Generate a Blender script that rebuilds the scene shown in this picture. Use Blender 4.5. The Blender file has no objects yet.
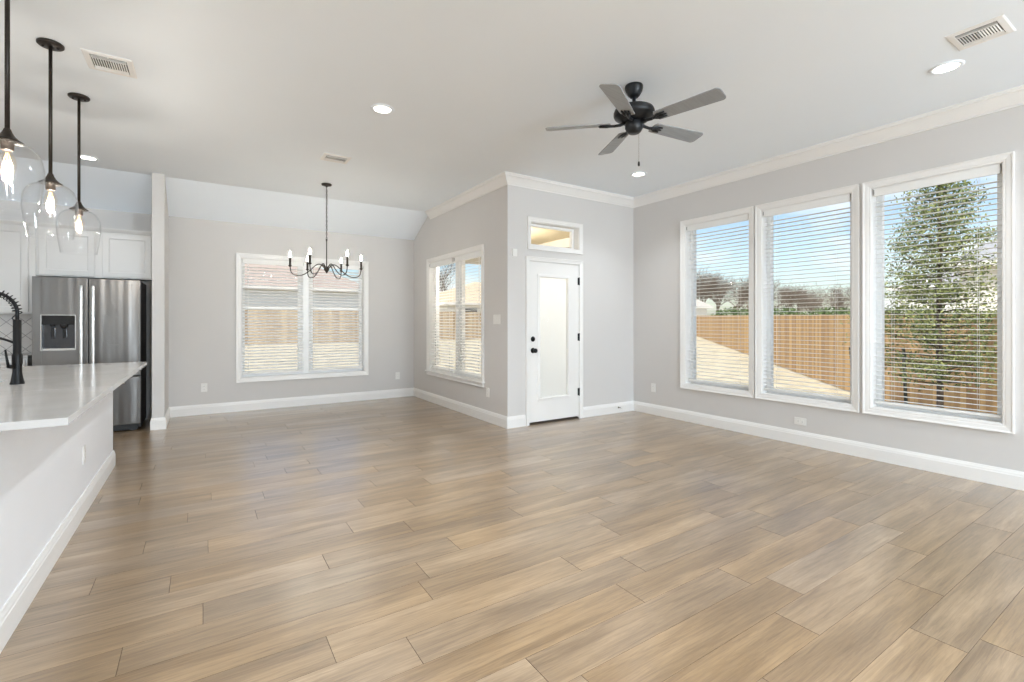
import bpy, bmesh, math, random
from mathutils import Vector, Matrix, Quaternion
random.seed(7)
PI = math.pi
sc = bpy.context.scene
C = sc.collection

# ------------------------------------------------------------------ camera
cam_d = bpy.data.cameras.new('camera')
cam = bpy.data.objects.new('camera', cam_d)
C.objects.link(cam)
cam_d.sensor_width = 36.0
cam_d.lens = 476.0 / 1024 * 36
cam_d.shift_y = (322 - 341) / 1024.0
cam_d.clip_start = 0.05
cam_d.clip_end = 500
YAW = math.atan(309 / 476.0)
cam.location = (0, 0, 1.28)
cam.rotation_euler = (PI / 2, 0, -YAW)
sc.camera = cam

# ------------------------------------------------------------------ colour management
sc.view_settings.view_transform = 'Standard'
sc.view_settings.look = 'None'
sc.view_settings.gamma = 1
sc.view_settings.use_curve_mapping = False
sc.view_settings.exposure = 0.29
sc.cycles.use_denoising = True
sc.cycles.max_bounces = 12
sc.cycles.diffuse_bounces = 6
sc.cycles.transparent_max_bounces = 24
sc.cycles.sample_clamp_indirect = 6
sc.cycles.caustics_reflective = False
sc.cycles.caustics_refractive = False

# light levels
SKY = 0.162
CLOUD = 1.04
SUN = 4.7
DOWN = 10.5         # watts per recessed lamp
BULB = 140.0

# ------------------------------------------------------------------ world sky
w = bpy.data.worlds.new('sky'); sc.world = w
w.use_nodes = True
nt = w.node_tree; nt.nodes.clear()
out = nt.nodes.new('ShaderNodeOutputWorld')
bg = nt.nodes.new('ShaderNodeBackground')
sky = nt.nodes.new('ShaderNodeTexSky')
sky.sky_type = 'NISHITA'; sky.sun_disc = False
sky.sun_elevation = math.radians(48); sky.sun_rotation = math.radians(250)
sky.air_density = 1.0; sky.dust_density = 1.5; sky.ozone_density = 1.0
mul = nt.nodes.new('ShaderNodeMix'); mul.data_type = 'RGBA'; mul.blend_type = 'MULTIPLY'
mul.inputs[0].default_value = 1.0
mul.inputs[7].default_value = (SKY, SKY, SKY, 1)
tc = nt.nodes.new('ShaderNodeTexCoord')
mp = nt.nodes.new('ShaderNodeMapping'); mp.inputs['Scale'].default_value = (1, 1, 3.2)
nz = nt.nodes.new('ShaderNodeTexNoise'); nz.inputs['Scale'].default_value = 3.2
nz.inputs['Detail'].default_value = 7; nz.inputs['Roughness'].default_value = .55
rp = nt.nodes.new('ShaderNodeValToRGB')
rp.color_ramp.elements[0].position = .45; rp.color_ramp.elements[1].position = .66
mix = nt.nodes.new('ShaderNodeMix'); mix.data_type = 'RGBA'
mix.inputs[7].default_value = (CLOUD, CLOUD * 1.01, CLOUD * 1.03, 1)
L = nt.links.new
L(sky.outputs[0], mul.inputs[6]); L(tc.outputs['Generated'], mp.inputs[0]); L(mp.outputs[0], nz.inputs[0])
L(nz.outputs[0], rp.inputs[0]); L(rp.outputs[0], mix.inputs[0]); L(mul.outputs[2], mix.inputs[6])
L(mix.outputs[2], bg.inputs[0]); L(bg.outputs[0], out.inputs[0])

# ------------------------------------------------------------------ sun
sd = bpy.data.lights.new('sun', 'SUN'); sd.energy = SUN; sd.angle = math.radians(.6)
sd.color = (1.0, .95, .86)
so = bpy.data.objects.new('sun', sd); C.objects.link(so)
el, az = math.radians(48), (-.80, -.46)
az = Vector((az[0], az[1], 0)).normalized()
sdir = Vector((az.x * math.cos(el), az.y * math.cos(el), math.sin(el)))
so.rotation_euler = sdir.to_track_quat('Z', 'Y').to_euler()
so.location = (-10, -10, 20)

# ------------------------------------------------------------------ recessed lamps (lights of the downlights built further down)
DOWNLIGHTS = [(1.25, 3.9), (4.37, 3.95), (4.33, 1.13), (-1.04, 6.78),
              (1.25, 1.1), (1.25, -1.6), (4.35, -1.6), (-3.2, 6.4), (-3.2, 3.6), (-3.2, .8), (-1.6, -1.6)]
for i, (x, y) in enumerate(DOWNLIGHTS):
    ad = bpy.data.lights.new('downlight_lamp', 'AREA'); ad.shape = 'DISK'; ad.size = .13
    ad.spread = math.radians(112); ad.energy = DOWN * (.22 if x < -1 and y > 3 else (.55 if x > 4 else 1.6)); ad.color = (.90, .95, 1.0)
    ao = bpy.data.objects.new('downlight_lamp', ad); C.objects.link(ao)
    ao.location = (x, y, 3.036)

# opal globe fill lamps added out of view to brighten the room, bulbs inside the pendants and the chandelier
H_LAMP = 3.05 - 1.0
FILL_GLOBES = [(.6, -3.4, 1.45, 190), (3.2, -3.4, 1.45, 290), (3.9, -7.2, 1.45, 760), (.9, -6.4, 1.45, 300), (-4.6, 1.6, 1.6, 110)]
for (x, y, z, w_) in FILL_GLOBES:
    gd = bpy.data.lights.new('globe_fill_lamp', 'POINT'); gd.shadow_soft_size = .2; gd.energy = w_; gd.color = (.72, .86, 1.0)
    go = bpy.data.objects.new('globe_fill_lamp', gd); C.objects.link(go); go.location = (x, y, z)

for (x, y) in [(-.80, 3.285), (-.812, 4.13), (-.815, 4.975)]:
    gd = bpy.data.lights.new('pendant_lamp', 'POINT'); gd.shadow_soft_size = .02; gd.energy = 10.0; gd.color = (1.0, .95, .88)
    go = bpy.data.objects.new('pendant_lamp', gd); C.objects.link(go); go.location = (x, y, H_LAMP)

gd = bpy.data.lights.new('porch_fill_lamp', 'POINT'); gd.shadow_soft_size = .09; gd.energy = 80; gd.color = (1.0, .97, .92)  # added porch lamp, brightens soffit, side window jambs and door blind
go = bpy.data.objects.new('porch_fill_lamp', gd); C.objects.link(go); go.location = (4.0, 6.6, 2.45)

# ================================================================== helpers
MATS = {}
def lin(c):
    return tuple(((v / 255) / 12.92 if v / 255 <= .04045 else ((v / 255 + .055) / 1.055) ** 2.4) for v in c)
def base_mat(name):
    m = bpy.data.materials.new(name); m.use_nodes = True
    return m, m.node_tree, m.node_tree.nodes['Principled BSDF']
def mat(name, rgb, rough=.5, metal=0, var=.04, scale=6, bump=0, bscale=200, spec=.5, emit=None, estr=0, coat=0, stretch=None):
    """rgb is sRGB 0-255; gentle procedural variation in value."""
    if name in MATS: return MATS[name]
    m, nt, p = base_mat(name)
    col = lin(rgb)
    tc = nt.nodes.new('ShaderNodeTexCoord')
    mp = nt.nodes.new('ShaderNodeMapping')
    if stretch: mp.inputs['Scale'].default_value = stretch
    n = nt.nodes.new('ShaderNodeTexNoise'); n.inputs['Scale'].default_value = scale; n.inputs['Detail'].default_value = 4
    r = nt.nodes.new('ShaderNodeValToRGB')
    r.color_ramp.elements[0].position = .3; r.color_ramp.elements[1].position = .7
    r.color_ramp.elements[0].color = (*[max(0, c * (1 - var)) for c in col], 1)
    r.color_ramp.elements[1].color = (*[min(1, c * (1 + var)) for c in col], 1)
    L = nt.links.new
    L(tc.outputs['Object'], mp.inputs[0]); L(mp.outputs[0], n.inputs[0]); L(n.outputs[0], r.inputs[0]); L(r.outputs[0], p.inputs['Base Color'])
    p.inputs['Roughness'].default_value = rough; p.inputs['Metallic'].default_value = metal
    p.inputs['Specular IOR Level'].default_value = spec
    if coat: p.inputs['Coat Weight'].default_value = coat; p.inputs['Coat Roughness'].default_value = .08
    if bump:
        n2 = nt.nodes.new('ShaderNodeTexNoise'); n2.inputs['Scale'].default_value = bscale; n2.inputs['Detail'].default_value = 2
        b = nt.nodes.new('ShaderNodeBump'); b.inputs['Strength'].default_value = bump; b.inputs['Distance'].default_value = .002
        L(mp.outputs[0], n2.inputs[0]); L(n2.outputs[0], b.inputs['Height']); L(b.outputs[0], p.inputs['Normal'])
    if emit:
        p.inputs['Emission Color'].default_value = (*lin(emit), 1); p.inputs['Emission Strength'].default_value = estr
    MATS[name] = m
    return m
def glass_mat(name, tint=(1, 1, 1), lo=.03, hi=.6, power=3.0, rough=.0):
    if name in MATS: return MATS[name]
    m = bpy.data.materials.new(name); m.use_nodes = True
    nt = m.node_tree; nt.nodes.clear(); L = nt.links.new
    o = nt.nodes.new('ShaderNodeOutputMaterial'); mx = nt.nodes.new('ShaderNodeMixShader')
    t = nt.nodes.new('ShaderNodeBsdfTransparent'); t.inputs[0].default_value = (*tint, 1)
    g = nt.nodes.new('ShaderNodeBsdfGlossy'); g.inputs['Roughness'].default_value = rough
    lw = nt.nodes.new('ShaderNodeLayerWeight'); lw.inputs[0].default_value = .5
    pw = nt.nodes.new('ShaderNodeMath'); pw.operation = 'POWER'; pw.inputs[1].default_value = power
    mr = nt.nodes.new('ShaderNodeMapRange'); mr.inputs['To Min'].default_value = lo; mr.inputs['To Max'].default_value = hi
    L(lw.outputs['Facing'], pw.inputs[0]); L(pw.outputs[0], mr.inputs[0]); L(mr.outputs[0], mx.inputs[0])
    L(t.outputs[0], mx.inputs[1]); L(g.outputs[0], mx.inputs[2]); L(mx.outputs[0], o.inputs[0])
    MATS[name] = m
    return m

class MB:
    def __init__(s): s.bm = bmesh.new()
    def quad(s, pts, smooth=False):
        f = s.bm.faces.new([s.bm.verts.new(p) for p in pts]); f.smooth = smooth; return f
    def box(s, x0, x1, y0, y1, z0, z1, bev=0, M=None):
        r = bmesh.ops.create_cube(s.bm, size=1)
        vs = r['verts']
        for v in vs:
            v.co = Vector((x0 if v.co.x < 0 else x1, y0 if v.co.y < 0 else y1, z0 if v.co.z < 0 else z1))
        if bev:
            es = list({e for v in vs for e in v.link_edges})
            r2 = bmesh.ops.bevel(s.bm, geom=es, offset=bev, segments=2, affect='EDGES', profile=.6)
            vs = list({v for f in r2['faces'] for v in f.verts} | {v for v in vs if v.is_valid})
        if M is not None:
            for v in vs: v.co = M @ v.co
        return s
    def lathe(s, prof, c=(0, 0, 0), seg=24, axis='Z', smooth=True, M=None):
        """prof: list of (r, h)."""
        rings = []
        for r, h in prof:
            if r < 1e-6:
                co = [(0, 0, h)]
            else:
                co = [(r * math.cos(2 * PI * k / seg), r * math.sin(2 * PI * k / seg), h) for k in range(seg)]
            ring = []
            for p in co:
                if axis == 'X': p = (p[2], p[0], p[1])
                elif axis == 'Y': p = (p[1], p[2], p[0])
                v = Vector(p)
                if M is not None: v = M @ v
                ring.append(s.bm.verts.new(v + Vector(c)))
            rings.append(ring)
        for a, b in zip(rings, rings[1:]):
            na, nb = len(a), len(b)
            for k in range(seg):
                k2 = (k + 1) % seg
                if na == 1 and nb == 1: continue
                if na == 1: vs = [a[0], b[k], b[k2]]
                elif nb == 1: vs = [a[k], b[0], a[k2]]
                else: vs = [a[k], b[k], b[k2], a[k2]]
                try:
                    f = s.bm.faces.new(vs); f.smooth = smooth
                except ValueError: pass
        return s
    def tube(s, pts, rad, seg=8, cap=True, smooth=True):
        pts = [Vector(p) for p in pts]
        n = len(pts)
        rads = rad if isinstance(rad, (list, tuple)) else [rad] * n
        tang = []
        for i in range(n):
            t = pts[min(i + 1, n - 1)] - pts[max(i - 1, 0)]
            tang.append(t.normalized())
        up = Vector((0, 0, 1)) if abs(tang[0].z) < .9 else Vector((1, 0, 0))
        x = tang[0].cross(up).normalized()
        rings = []
        for i in range(n):
            t = tang[i]
            x = (x - t * x.dot(t)).normalized(); y = t.cross(x)
            rings.append([s.bm.verts.new(pts[i] + (x * math.cos(2 * PI * k / seg) + y * math.sin(2 * PI * k / seg)) * rads[i]) for k in range(seg)])
        for a, b in zip(rings, rings[1:]):
            for k in range(seg):
                f = s.bm.faces.new([a[k], a[(k + 1) % seg], b[(k + 1) % seg], b[k]]); f.smooth = smooth
        if cap:
            s.bm.faces.new(rings[0][::-1]); s.bm.faces.new(rings[-1])
        return s
    def loops(s, loops, close=False, smooth=False, caps=False):
        """connect successive vertex loops of equal length."""
        rr = [[s.bm.verts.new(p) for p in lp] for lp in loops]
        pairs = list(zip(rr, rr[1:])) + ([(rr[-1], rr[0])] if close else [])
        n = len(rr[0])
        for a, b in pairs:
            for k in range(n):
                f = s.bm.faces.new([a[k], a[(k + 1) % n], b[(k + 1) % n], b[k]]); f.smooth = smooth
        if caps:
            s.bm.faces.new(rr[0][::-1]); s.bm.faces.new(rr[-1])
        return s
    def ring(s, P, u0, u1, v0, v1, prof):
        """mitred frame: prof = closed list of (outward offset, depth); P maps (u,v,d) to a point."""
        lp = []
        for o, d in prof:
            lp.append([P(u0 - o, v0 - o, d), P(u1 + o, v0 - o, d), P(u1 + o, v1 + o, d), P(u0 - o, v1 + o, d)])
        return s.loops(lp, close=True)
    def prism(s, poly, ext):
        """poly: list of 3D points, ext: vector."""
        e = Vector(ext)
        a = [s.bm.verts.new(p) for p in poly]; b = [s.bm.verts.new(Vector(p) + e) for p in poly]
        n = len(a)
        s.bm.faces.new(a[::-1]); s.bm.faces.new(b)
        for k in range(n): s.bm.faces.new([a[k], a[(k + 1) % n], b[(k + 1) % n], b[k]])
        return s
    def build(s, name, m, parent=None, bevel=0, norm=True, kind=None, label=None):
        if norm: bmesh.ops.recalc_face_normals(s.bm, faces=s.bm.faces[:])
        me = bpy.data.meshes.new(name); s.bm.to_mesh(me); s.bm.free()
        if isinstance(m, (list, tuple)):
            for k in m: me.materials.append(k)
        else: me.materials.append(m)
        o = bpy.data.objects.new(name, me); C.objects.link(o)
        if parent is not None: o.parent = parent
        if bevel:
            b = o.modifiers.new('bevel', 'BEVEL'); b.width = bevel; b.segments = 2; b.limit_method = 'ANGLE'; b.angle_limit = math.radians(40)
        if kind: o['kind'] = kind
        if label: o['label'] = label
        return o
def local(o, origin, rz=0):
    """shift a mesh built in world coordinates so that its parent sits at origin."""
    o.matrix_parent_inverse = Matrix.Identity(4)
def thing(name, label, cat, loc=(0, 0, 0), rz=0, group=None):
    o = bpy.data.objects.new(name, None); C.objects.link(o); o.empty_display_size = .1
    o.location = loc; o.rotation_euler = (0, 0, rz); o['label'] = label; o['category'] = cat
    if group: o['group'] = group
    return o
def tag(o, label, cat, group=None, kind=None):
    o['label'] = label; o['category'] = cat
    if group: o['group'] = group
    if kind: o['kind'] = kind
    return o
def struct(o): o['kind'] = 'structure'; return o
def sthing(name, loc):
    o = bpy.data.objects.new(name, None); C.objects.link(o); o.location = loc; o.empty_display_size = .1
    return struct(o)
def dup(root, loc, rz=0, label=None):
    r = root.copy(); C.objects.link(r); r.location = loc; r.rotation_euler = (0, 0, rz)
    if label: r['label'] = label
    for ch in list(root.children):
        c = ch.copy(); C.objects.link(c); c.parent = r
        for g in list(ch.children):
            d = g.copy(); C.objects.link(d); d.parent = c
    return r

# ------------------------------------------------------------------ materials
M_wall = mat('wall_paint', (212, 209, 206), .85, var=.012, scale=1.5, bump=.12, bscale=260, spec=.25)
M_ceil = mat('ceiling_paint', (240, 246, 252), .9, var=.01, scale=1, bump=.12, bscale=180, spec=.2)
M_trim = mat('trim_paint', (238, 236, 233), .38, var=.008, scale=3)
M_vinyl = mat('window_vinyl', (243, 243, 242), .35, var=.008, scale=3)
M_slat = mat('blind_slat', (240, 239, 236), .42, var=.01, scale=3)
M_glass = glass_mat('window_glass', (.98, .99, .985), .02, .5, 4)
M_black = mat('black_metal', (24, 24, 25), .38, metal=.4, var=.1, scale=30)
M_matte = mat('matte_black', (9, 9, 10), .42, var=.1, scale=30, spec=.3)
M_plate = mat('plate_plastic', (236, 234, 230), .35, var=.01)
M_slot = mat('dark_slot', (60, 58, 56), .6)
M_cab = mat('cabinet_paint', (219, 217, 214), .4, var=.01, scale=3)
M_brown = mat('exterior_stucco', (205, 196, 182), .9, var=.05, scale=4, bump=.3)

def floor_mat():
    m, nt, p = base_mat('oak_plank'); L = nt.links.new
    uv = nt.nodes.new('ShaderNodeAttribute'); uv.attribute_name = 'plank_uv'      # x along, y across, z plank id
    rn = nt.nodes.new('ShaderNodeAttribute'); rn.attribute_name = 'plank_rnd'
    def noise(scale, vec, detail=5, rough=.6, dist=0):
        mp = nt.nodes.new('ShaderNodeMapping'); mp.inputs['Scale'].default_value = scale
        n = nt.nodes.new('ShaderNodeTexNoise'); n.inputs['Scale'].default_value = 1
        n.inputs['Detail'].default_value = detail; n.inputs['Roughness'].default_value = rough; n.inputs['Distortion'].default_value = dist
        L(vec, mp.inputs[0]); L(mp.outputs[0], n.inputs[0]); return n.outputs[0]
    broad = noise((1.4, 9, 7.3), uv.outputs['Vector'], 3, .5, .4)
    grain = noise((3.2, 62, 3.1), uv.outputs['Vector'], 6, .7, .8)
    fine = noise((14, 320, 1.7), uv.outputs['Vector'], 3, .6)
    r1 = nt.nodes.new('ShaderNodeValToRGB')
    e = r1.color_ramp.elements
    e[0].position = .22; e[0].color = (*lin((124, 100, 70)), 1)
    e[1].position = .82; e[1].color = (*lin((188, 161, 127)), 1)
    k = r1.color_ramp.elements.new(.45); k.color = (*lin((148, 122, 90)), 1)
    k = r1.color_ramp.elements.new(.62); k.color = (*lin((171, 143, 108)), 1)
    sep = nt.nodes.new('ShaderNodeSeparateXYZ'); L(rn.outputs['Vector'], sep.inputs[0])
    a1 = nt.nodes.new('ShaderNodeMath'); a1.operation = 'MULTIPLY_ADD'; a1.inputs[1].default_value = .80; L(broad, a1.inputs[0])
    a2 = nt.nodes.new('ShaderNodeMath'); a2.operation = 'MULTIPLY_ADD'; a2.inputs[1].default_value = .14; a2.inputs[2].default_value = .01
    L(sep.outputs[0], a2.inputs[0]); L(a2.outputs[0], a1.inputs[2])
    L(a1.outputs[0], r1.inputs[0])
    g2 = nt.nodes.new('ShaderNodeValToRGB'); g2.color_ramp.elements[0].position = .33; g2.color_ramp.elements[1].position = .6
    g2.color_ramp.elements[0].color = (.66, .62, .57, 1); g2.color_ramp.elements[1].color = (1.04, 1.04, 1.04, 1)
    L(grain, g2.inputs[0])
    g3 = nt.nodes.new('ShaderNodeValToRGB'); g3.color_ramp.elements[0].position = .3; g3.color_ramp.elements[1].position = .7
    g3.color_ramp.elements[0].color = (.9, .9, .9, 1); g3.color_ramp.elements[1].color = (1.05, 1.05, 1.05, 1)
    L(fine, g3.inputs[0])
    hs = nt.nodes.new('ShaderNodeHueSaturation')
    sm = nt.nodes.new('ShaderNodeMapRange'); sm.inputs['To Min'].default_value = .86; sm.inputs['To Max'].default_value = 1.06
    L(sep.outputs[1], sm.inputs[0]); L(sm.outputs[0], hs.inputs['Saturation']); L(r1.outputs[0], hs.inputs['Color'])
    def mult(a, b):
        x = nt.nodes.new('ShaderNodeMix'); x.data_type = 'RGBA'; x.blend_type = 'MULTIPLY'; x.inputs[0].default_value = 1
        L(a, x.inputs[6]); L(b, x.inputs[7]); return x.outputs[2]
    c = mult(mult(hs.outputs[0], g2.outputs[0]), g3.outputs[0])
    L(c, p.inputs['Base Color'])
    rr = nt.nodes.new('ShaderNodeMapRange'); rr.inputs['To Min'].default_value = .26; rr.inputs['To Max'].default_value = .40
    L(grain, rr.inputs[0]); L(rr.outputs[0], p.inputs['Roughness'])
    b = nt.nodes.new('ShaderNodeBump'); b.inputs['Strength'].default_value = .12; b.inputs['Distance'].default_value = .001
    L(fine, b.inputs['Height']); L(b.outputs[0], p.inputs['Normal'])
    p.inputs['Specular IOR Level'].default_value = .9
    p.inputs['Coat Weight'].default_value = .9; p.inputs['Coat Roughness'].default_value = .23
    return m

# ================================================================== ROOM SHELL
H = 3.05
XR, YD, XS, YB = 5.235, 4.83, 3.072, 7.86
T = .16
X0, Y0 = -5.6, -9.0           # far kitchen side and the wall behind the camera
YK = 7.17                      # where the ceiling starts to fall
ZK = 2.70

# floor: individual planks laid along X, real grooves
def build_floor():
    me = bpy.data.meshes.new('floor')
    bm = bmesh.new()
    luv = bm.verts.layers.float_vector.new('plank_uv'); lrn = bm.verts.layers.float_vector.new('plank_rnd')
    W, LN = .182, 1.215
    joints = {-1: 2.63, 0: 2.481, 1: 2.903, 2: 2.113, 3: 2.365, 4: 2.245, 5: 1.692, 6: 1.907, 7: 1.635, 8: 2.105, 9: .95, 10: 0, 11: .55, 12: -.135, 13: -.448}
    rng = random.Random(11)
    k0 = int(math.floor((Y0 - T - .583) / W)); k1 = int(math.ceil((YB + T - .583) / W))
    g = .0010; g2_ = .0005
    pid = 0
    for k in range(k0, k1):
        ya, yb = .583 + k * W, .583 + (k + 1) * W
        ya = max(ya, Y0 - T); yb = min(yb, YB + T)
        j = joints.get(k, rng.uniform(0, LN))
        xs = j - math.ceil((j - (X0 - T)) / LN) * LN
        while xs < XR + T:
            xa, xb = max(xs, X0 - T), min(xs + LN, XR + T)
            if yb > YD + T and xa > XS + .01: break
            if yb > YD + T: xb = min(xb, XS + T)
            rv = Vector((rng.random(), rng.random(), rng.random()))
            pid += 1
            def V(x, y, z):
                v = bm.verts.new((x, y, z)); v[luv] = Vector((x - xs + pid * 3.7, y - ya, pid * 1.13)); v[lrn] = rv; return v
            o = [V(xa, ya, -.0025), V(xb, ya, -.0025), V(xb, yb, -.0025), V(xa, yb, -.0025)]
            t = [V(xa + g, ya + g2_, 0), V(xb - g, ya + g2_, 0), V(xb - g, yb - g2_, 0), V(xa + g, yb - g2_, 0)]
            bm.faces.new(t)
            for a in range(4):
                b = (a + 1) % 4
                bm.faces.new([o[a], o[b], t[b], t[a]]).material_index = 1
            xs += LN
    # slab beneath
    for (xa, xb, ya, yb) in [(X0 - T, XR + T, Y0 - T, YD + T), (X0 - T, XS + T, YD + T, YB + T)]:
        z = -.006
        bm.faces.new([bm.verts.new(p) for p in [(xa, ya, z), (xb, ya, z), (xb, yb, z), (xa, yb, z)]])
        r = bmesh.ops.create_cube(bm, size=1)
        for v in r['verts']:
            v.co = Vector((xa if v.co.x < 0 else xb, ya if v.co.y < 0 else yb, -.12 if v.co.z < 0 else -.007))
    bm.to_mesh(me); bm.free()
    me.materials.append(floor_mat()); me.materials.append(mat('plank_groove', (74, 60, 48), .9))
    o = bpy.data.objects.new('floor', me); C.objects.link(o); struct(o)
build_floor()

# ceiling (flat, then falling to the low outer wall over dining and kitchen)
m = MB()
m.box(X0 - T, XR + T, Y0 - T, YD + T, H, H + .12)
m.box(X0 - T, XS + T, YD + T, YK, H, H + .12)
m.prism([(X0 - T, YK, H), (X0 - T, YB + T, ZK - .081), (X0 - T, YB + T, H + .12), (X0 - T, YK, H + .12)], (XS + T - (X0 - T), 0, 0))
struct(m.build('ceiling', M_ceil))

def wall_x(name, x0, x1, y0, y1, z0, z1, holes):
    """wall in a plane of constant X; holes = (y0,y1,z0,z1) sorted by y."""
    m = MB(); y = y0
    for (a, b, c, d) in holes:
        if a > y: m.box(x0, x1, y, a, z0, z1)
        if c > z0: m.box(x0, x1, a, b, z0, c)
        if d < z1: m.box(x0, x1, a, b, d, z1)
        y = b
    m.box(x0, x1, y, y1, z0, z1)
    return struct(m.build(name, M_wall))
def wall_y(name, y0, y1, x0, x1, z0, z1, holes):
    m = MB(); x = x0
    cols = {}
    for h in holes: cols.setdefault((h[0], h[1]), []).append(h)
    edges = sorted({x0, x1, *[h[0] for h in holes], *[h[1] for h in holes]})
    for a, b in zip(edges, edges[1:]):
        zs = z0
        for h in sorted([h for h in holes if h[0] <= a + 1e-6 and h[1] >= b - 1e-6], key=lambda h: h[2]):
            if h[2] > zs: m.box(a, b, y0, y1, zs, h[2])
            zs = h[3]
        if zs < z1: m.box(a, b, y0, y1, zs, z1)
    return struct(m.build(name, M_wall))

WR = [(1.03, 1.90), (2.06, 2.94), (3.085, 3.94)]
WRZ = (.485, 2.525)
wall_x('wall_right', XR, XR + T, Y0 - T, YD, 0, H, [(a, b, *WRZ) for a, b in WR])
DX0, DX1, DZ = 3.385, 4.20, 2.04
TX0, TX1, TZ0, TZ1 = 3.41, 4.195, 2.235, 2.53
wall_y('wall_door', YD, YD + T, XS, XR + T, 0, H, [(DX0, DX1, 0, DZ), (TX0, TX1, TZ0, TZ1)])
SY0, SY1, SZ0, SZ1 = 5.46, 7.18, .495, 2.23
def wall_side():
    m = MB(); x0, x1 = XS, XS + T
    m.box(x0, x1, YD + T, SY0, 0, H)
    m.box(x0, x1, SY0, SY1, 0, SZ0); m.box(x0, x1, SY0, SY1, SZ1, H)
    zz = lambda y: H - (y - YK) * (H - ZK) / (YB - YK)
    m.prism([(x0, SY1, 0), (x0, YB, 0), (x0, YB, zz(YB)), (x0, SY1, zz(SY1))], (T, 0, 0))
    return struct(m.build('wall_side', M_wall))
wall_side()
BX0, BX1, BZ0, BZ1 = .46, 2.215, .475, 2.205
wall_y('wall_back', YB, YB + T, X0 - T, XS + T, 0, ZK + .0, [(BX0, BX1, BZ0, BZ1)])
m = MB(); m.box(X0 - T, X0, Y0 - T, YK, 0, H)
m.prism([(X0 - T, YK, 0), (X0 - T, YB, 0), (X0 - T, YB, ZK), (X0 - T, YK, H)], (T, 0, 0)); struct(m.build('wall_left', M_wall))
ADDED_GLAZING = [(-4.2, -2.4), (-2.2, -.4), (.0, 1.8), (2.2, 4.0)]  # glazing added in the unseen front wall to let in more daylight
wall_y('wall_front', Y0 - T, Y0, X0, XR, 0, H, [(a_, b_, .12, 2.45) for a_, b_ in ADDED_GLAZING])
# stub wall between dining room and kitchen
SX0, SX1, SYF = -.508, -.387, 7.05
m = MB(); m.box(SX0, SX1, SYF, YK, 0, H)
m.prism([(SX0, YK, 0), (SX0, YB, 0), (SX0, YB, ZK), (SX0, YK, H)], (SX1 - SX0, 0, 0)); struct(m.build('wall_partition', M_wall))

# baseboards and crown: mitred sweeps, interior on the left of the walk
BASE = [(0, 0), (.016, 0), (.016, .102), (.0135, .106), (.0125, .118), (.009, .128), (.006, .14), (0, .14)]
CROWN = [(0, 0), (.012, 0), (.012, .012), (.022, .018), (.036, .036), (.062, .066), (.078, .082), (.09, .088), (.09, .102), (.1, .106), (.1, .118), (0, .118)]
def sweep(path, prof, z0, names, m_, closed_ends=(0, 0)):
    """path: 2D points; each segment its own mesh, mitred at the joints."""
    P = [Vector((*p, 0)) for p in path]
    D = [(P[i + 1] - P[i]).normalized() for i in range(len(P) - 1)]
    Nn = [Vector((-d.y, d.x, 0)) for d in D]
    for i, name in enumerate(names):
        if not name: continue
        lps = []
        for e in (0, 1):
            j = i - 1 if e == 0 else i + 1
            n = Nn[i]
            if 0 <= j < len(D): mv = (n + Nn[j]) / (1 + n.dot(Nn[j]))
            else: mv = n
            lps.append([P[i + e] + mv * o + Vector((0, 0, z0 + h)) for o, h in prof])
        mb = MB(); mb.loops(lps, caps=True)
        struct(mb.build(name, m_))
sweep([(XR, Y0), (XR, YD), (4.247, YD)], BASE, 0, ['baseboard_right', 'baseboard_door'], M_trim)
sweep([(3.328, YD), (XS, YD), (XS, YB), (SX1, YB), (SX1, SYF), (SX0, SYF), (SX0, SYF + .1)], BASE, 0,
      ['baseboard_corner', 'baseboard_side', 'baseboard_back', 'baseboard_partition', 'baseboard_partition_end', 'baseboard_kitchen'], M_trim)
sweep([(X0, YB - .7), (X0, Y0), (XR, Y0)], BASE, 0, ['baseboard_left', 'baseboard_front'], M_trim)
sweep([(XR, Y0), (XR, YD), (XS, YD), (XS, YK - .03)], CROWN, H - .118, ['trim_1', 'trim_2', 'trim_3'], M_trim)

# ------------------------------------------------------------------ windows
def PX(xw, s):  # plane of constant X, depth toward the room = -s*... ; u=Y v=Z d positive into the room
    return lambda u, v, d: Vector((xw + s * d, u, v))
def PY(yw, s):
    return lambda u, v, d: Vector((u, yw + s * d, v))
CASE = [(0, -.001), (0, .012), (.006, .015), (.018, .015), (.022, .018), (.048, .021), (.056, .026), (.065, .026), (.065, -.001)]
FRAME = [(0, -.15), (0, -.095), (-.018, -.09), (-.05, -.09), (-.05, -.125), (-.05, -.15)]
def make_window(name, P, u0, u1, v0, v1, mull=None, stool=True):
    org = P((u0 + u1) / 2, v0, 0)
    r = sthing(name, (0, 0, 0))
    a = MB(); a.ring(P, u0, u1, v0, v1, CASE); a.build('window_casing', M_trim, r)
    a = MB()  # jamb lining: thin white boards inside the opening
    a.ring(P, u0, u1, v0, v1, [(0, -.159), (0, -.001), (-.006, -.001), (-.006, -.159)]); a.build('jamb', M_trim, r)
    halves = [(u0, u1)] if mull is None else [(u0, mull[0]), (mull[1], u1)]
    for (a0, a1) in halves:
        a = MB(); a.ring(P, a0, a1, v0, v1, FRAME)
        vm = v0 + (v1 - v0) * .5
        a.build('window_frame', M_vinyl, r)
        a = MB()
        a.quad([P(a0 + .045, v0 + .045, -.12), P(a1 - .045, v0 + .045, -.12), P(a1 - .045, v1 - .045, -.12), P(a0 + .045, v1 - .045, -.12)])
        a.build('glass_pane', M_glass, r, norm=False)
    if mull:
        a = MB()
        c = [P(mull[0], v0, -.158), P(mull[1], v1, -.075)]
        a.box(min(c[0].x, c[1].x), max(c[0].x, c[1].x), min(c[0].y, c[1].y), max(c[0].y, c[1].y), v0 + .006, v1 - .006)
        a.build('mullion', M_vinyl, r, bevel=.004)
    return r

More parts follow.
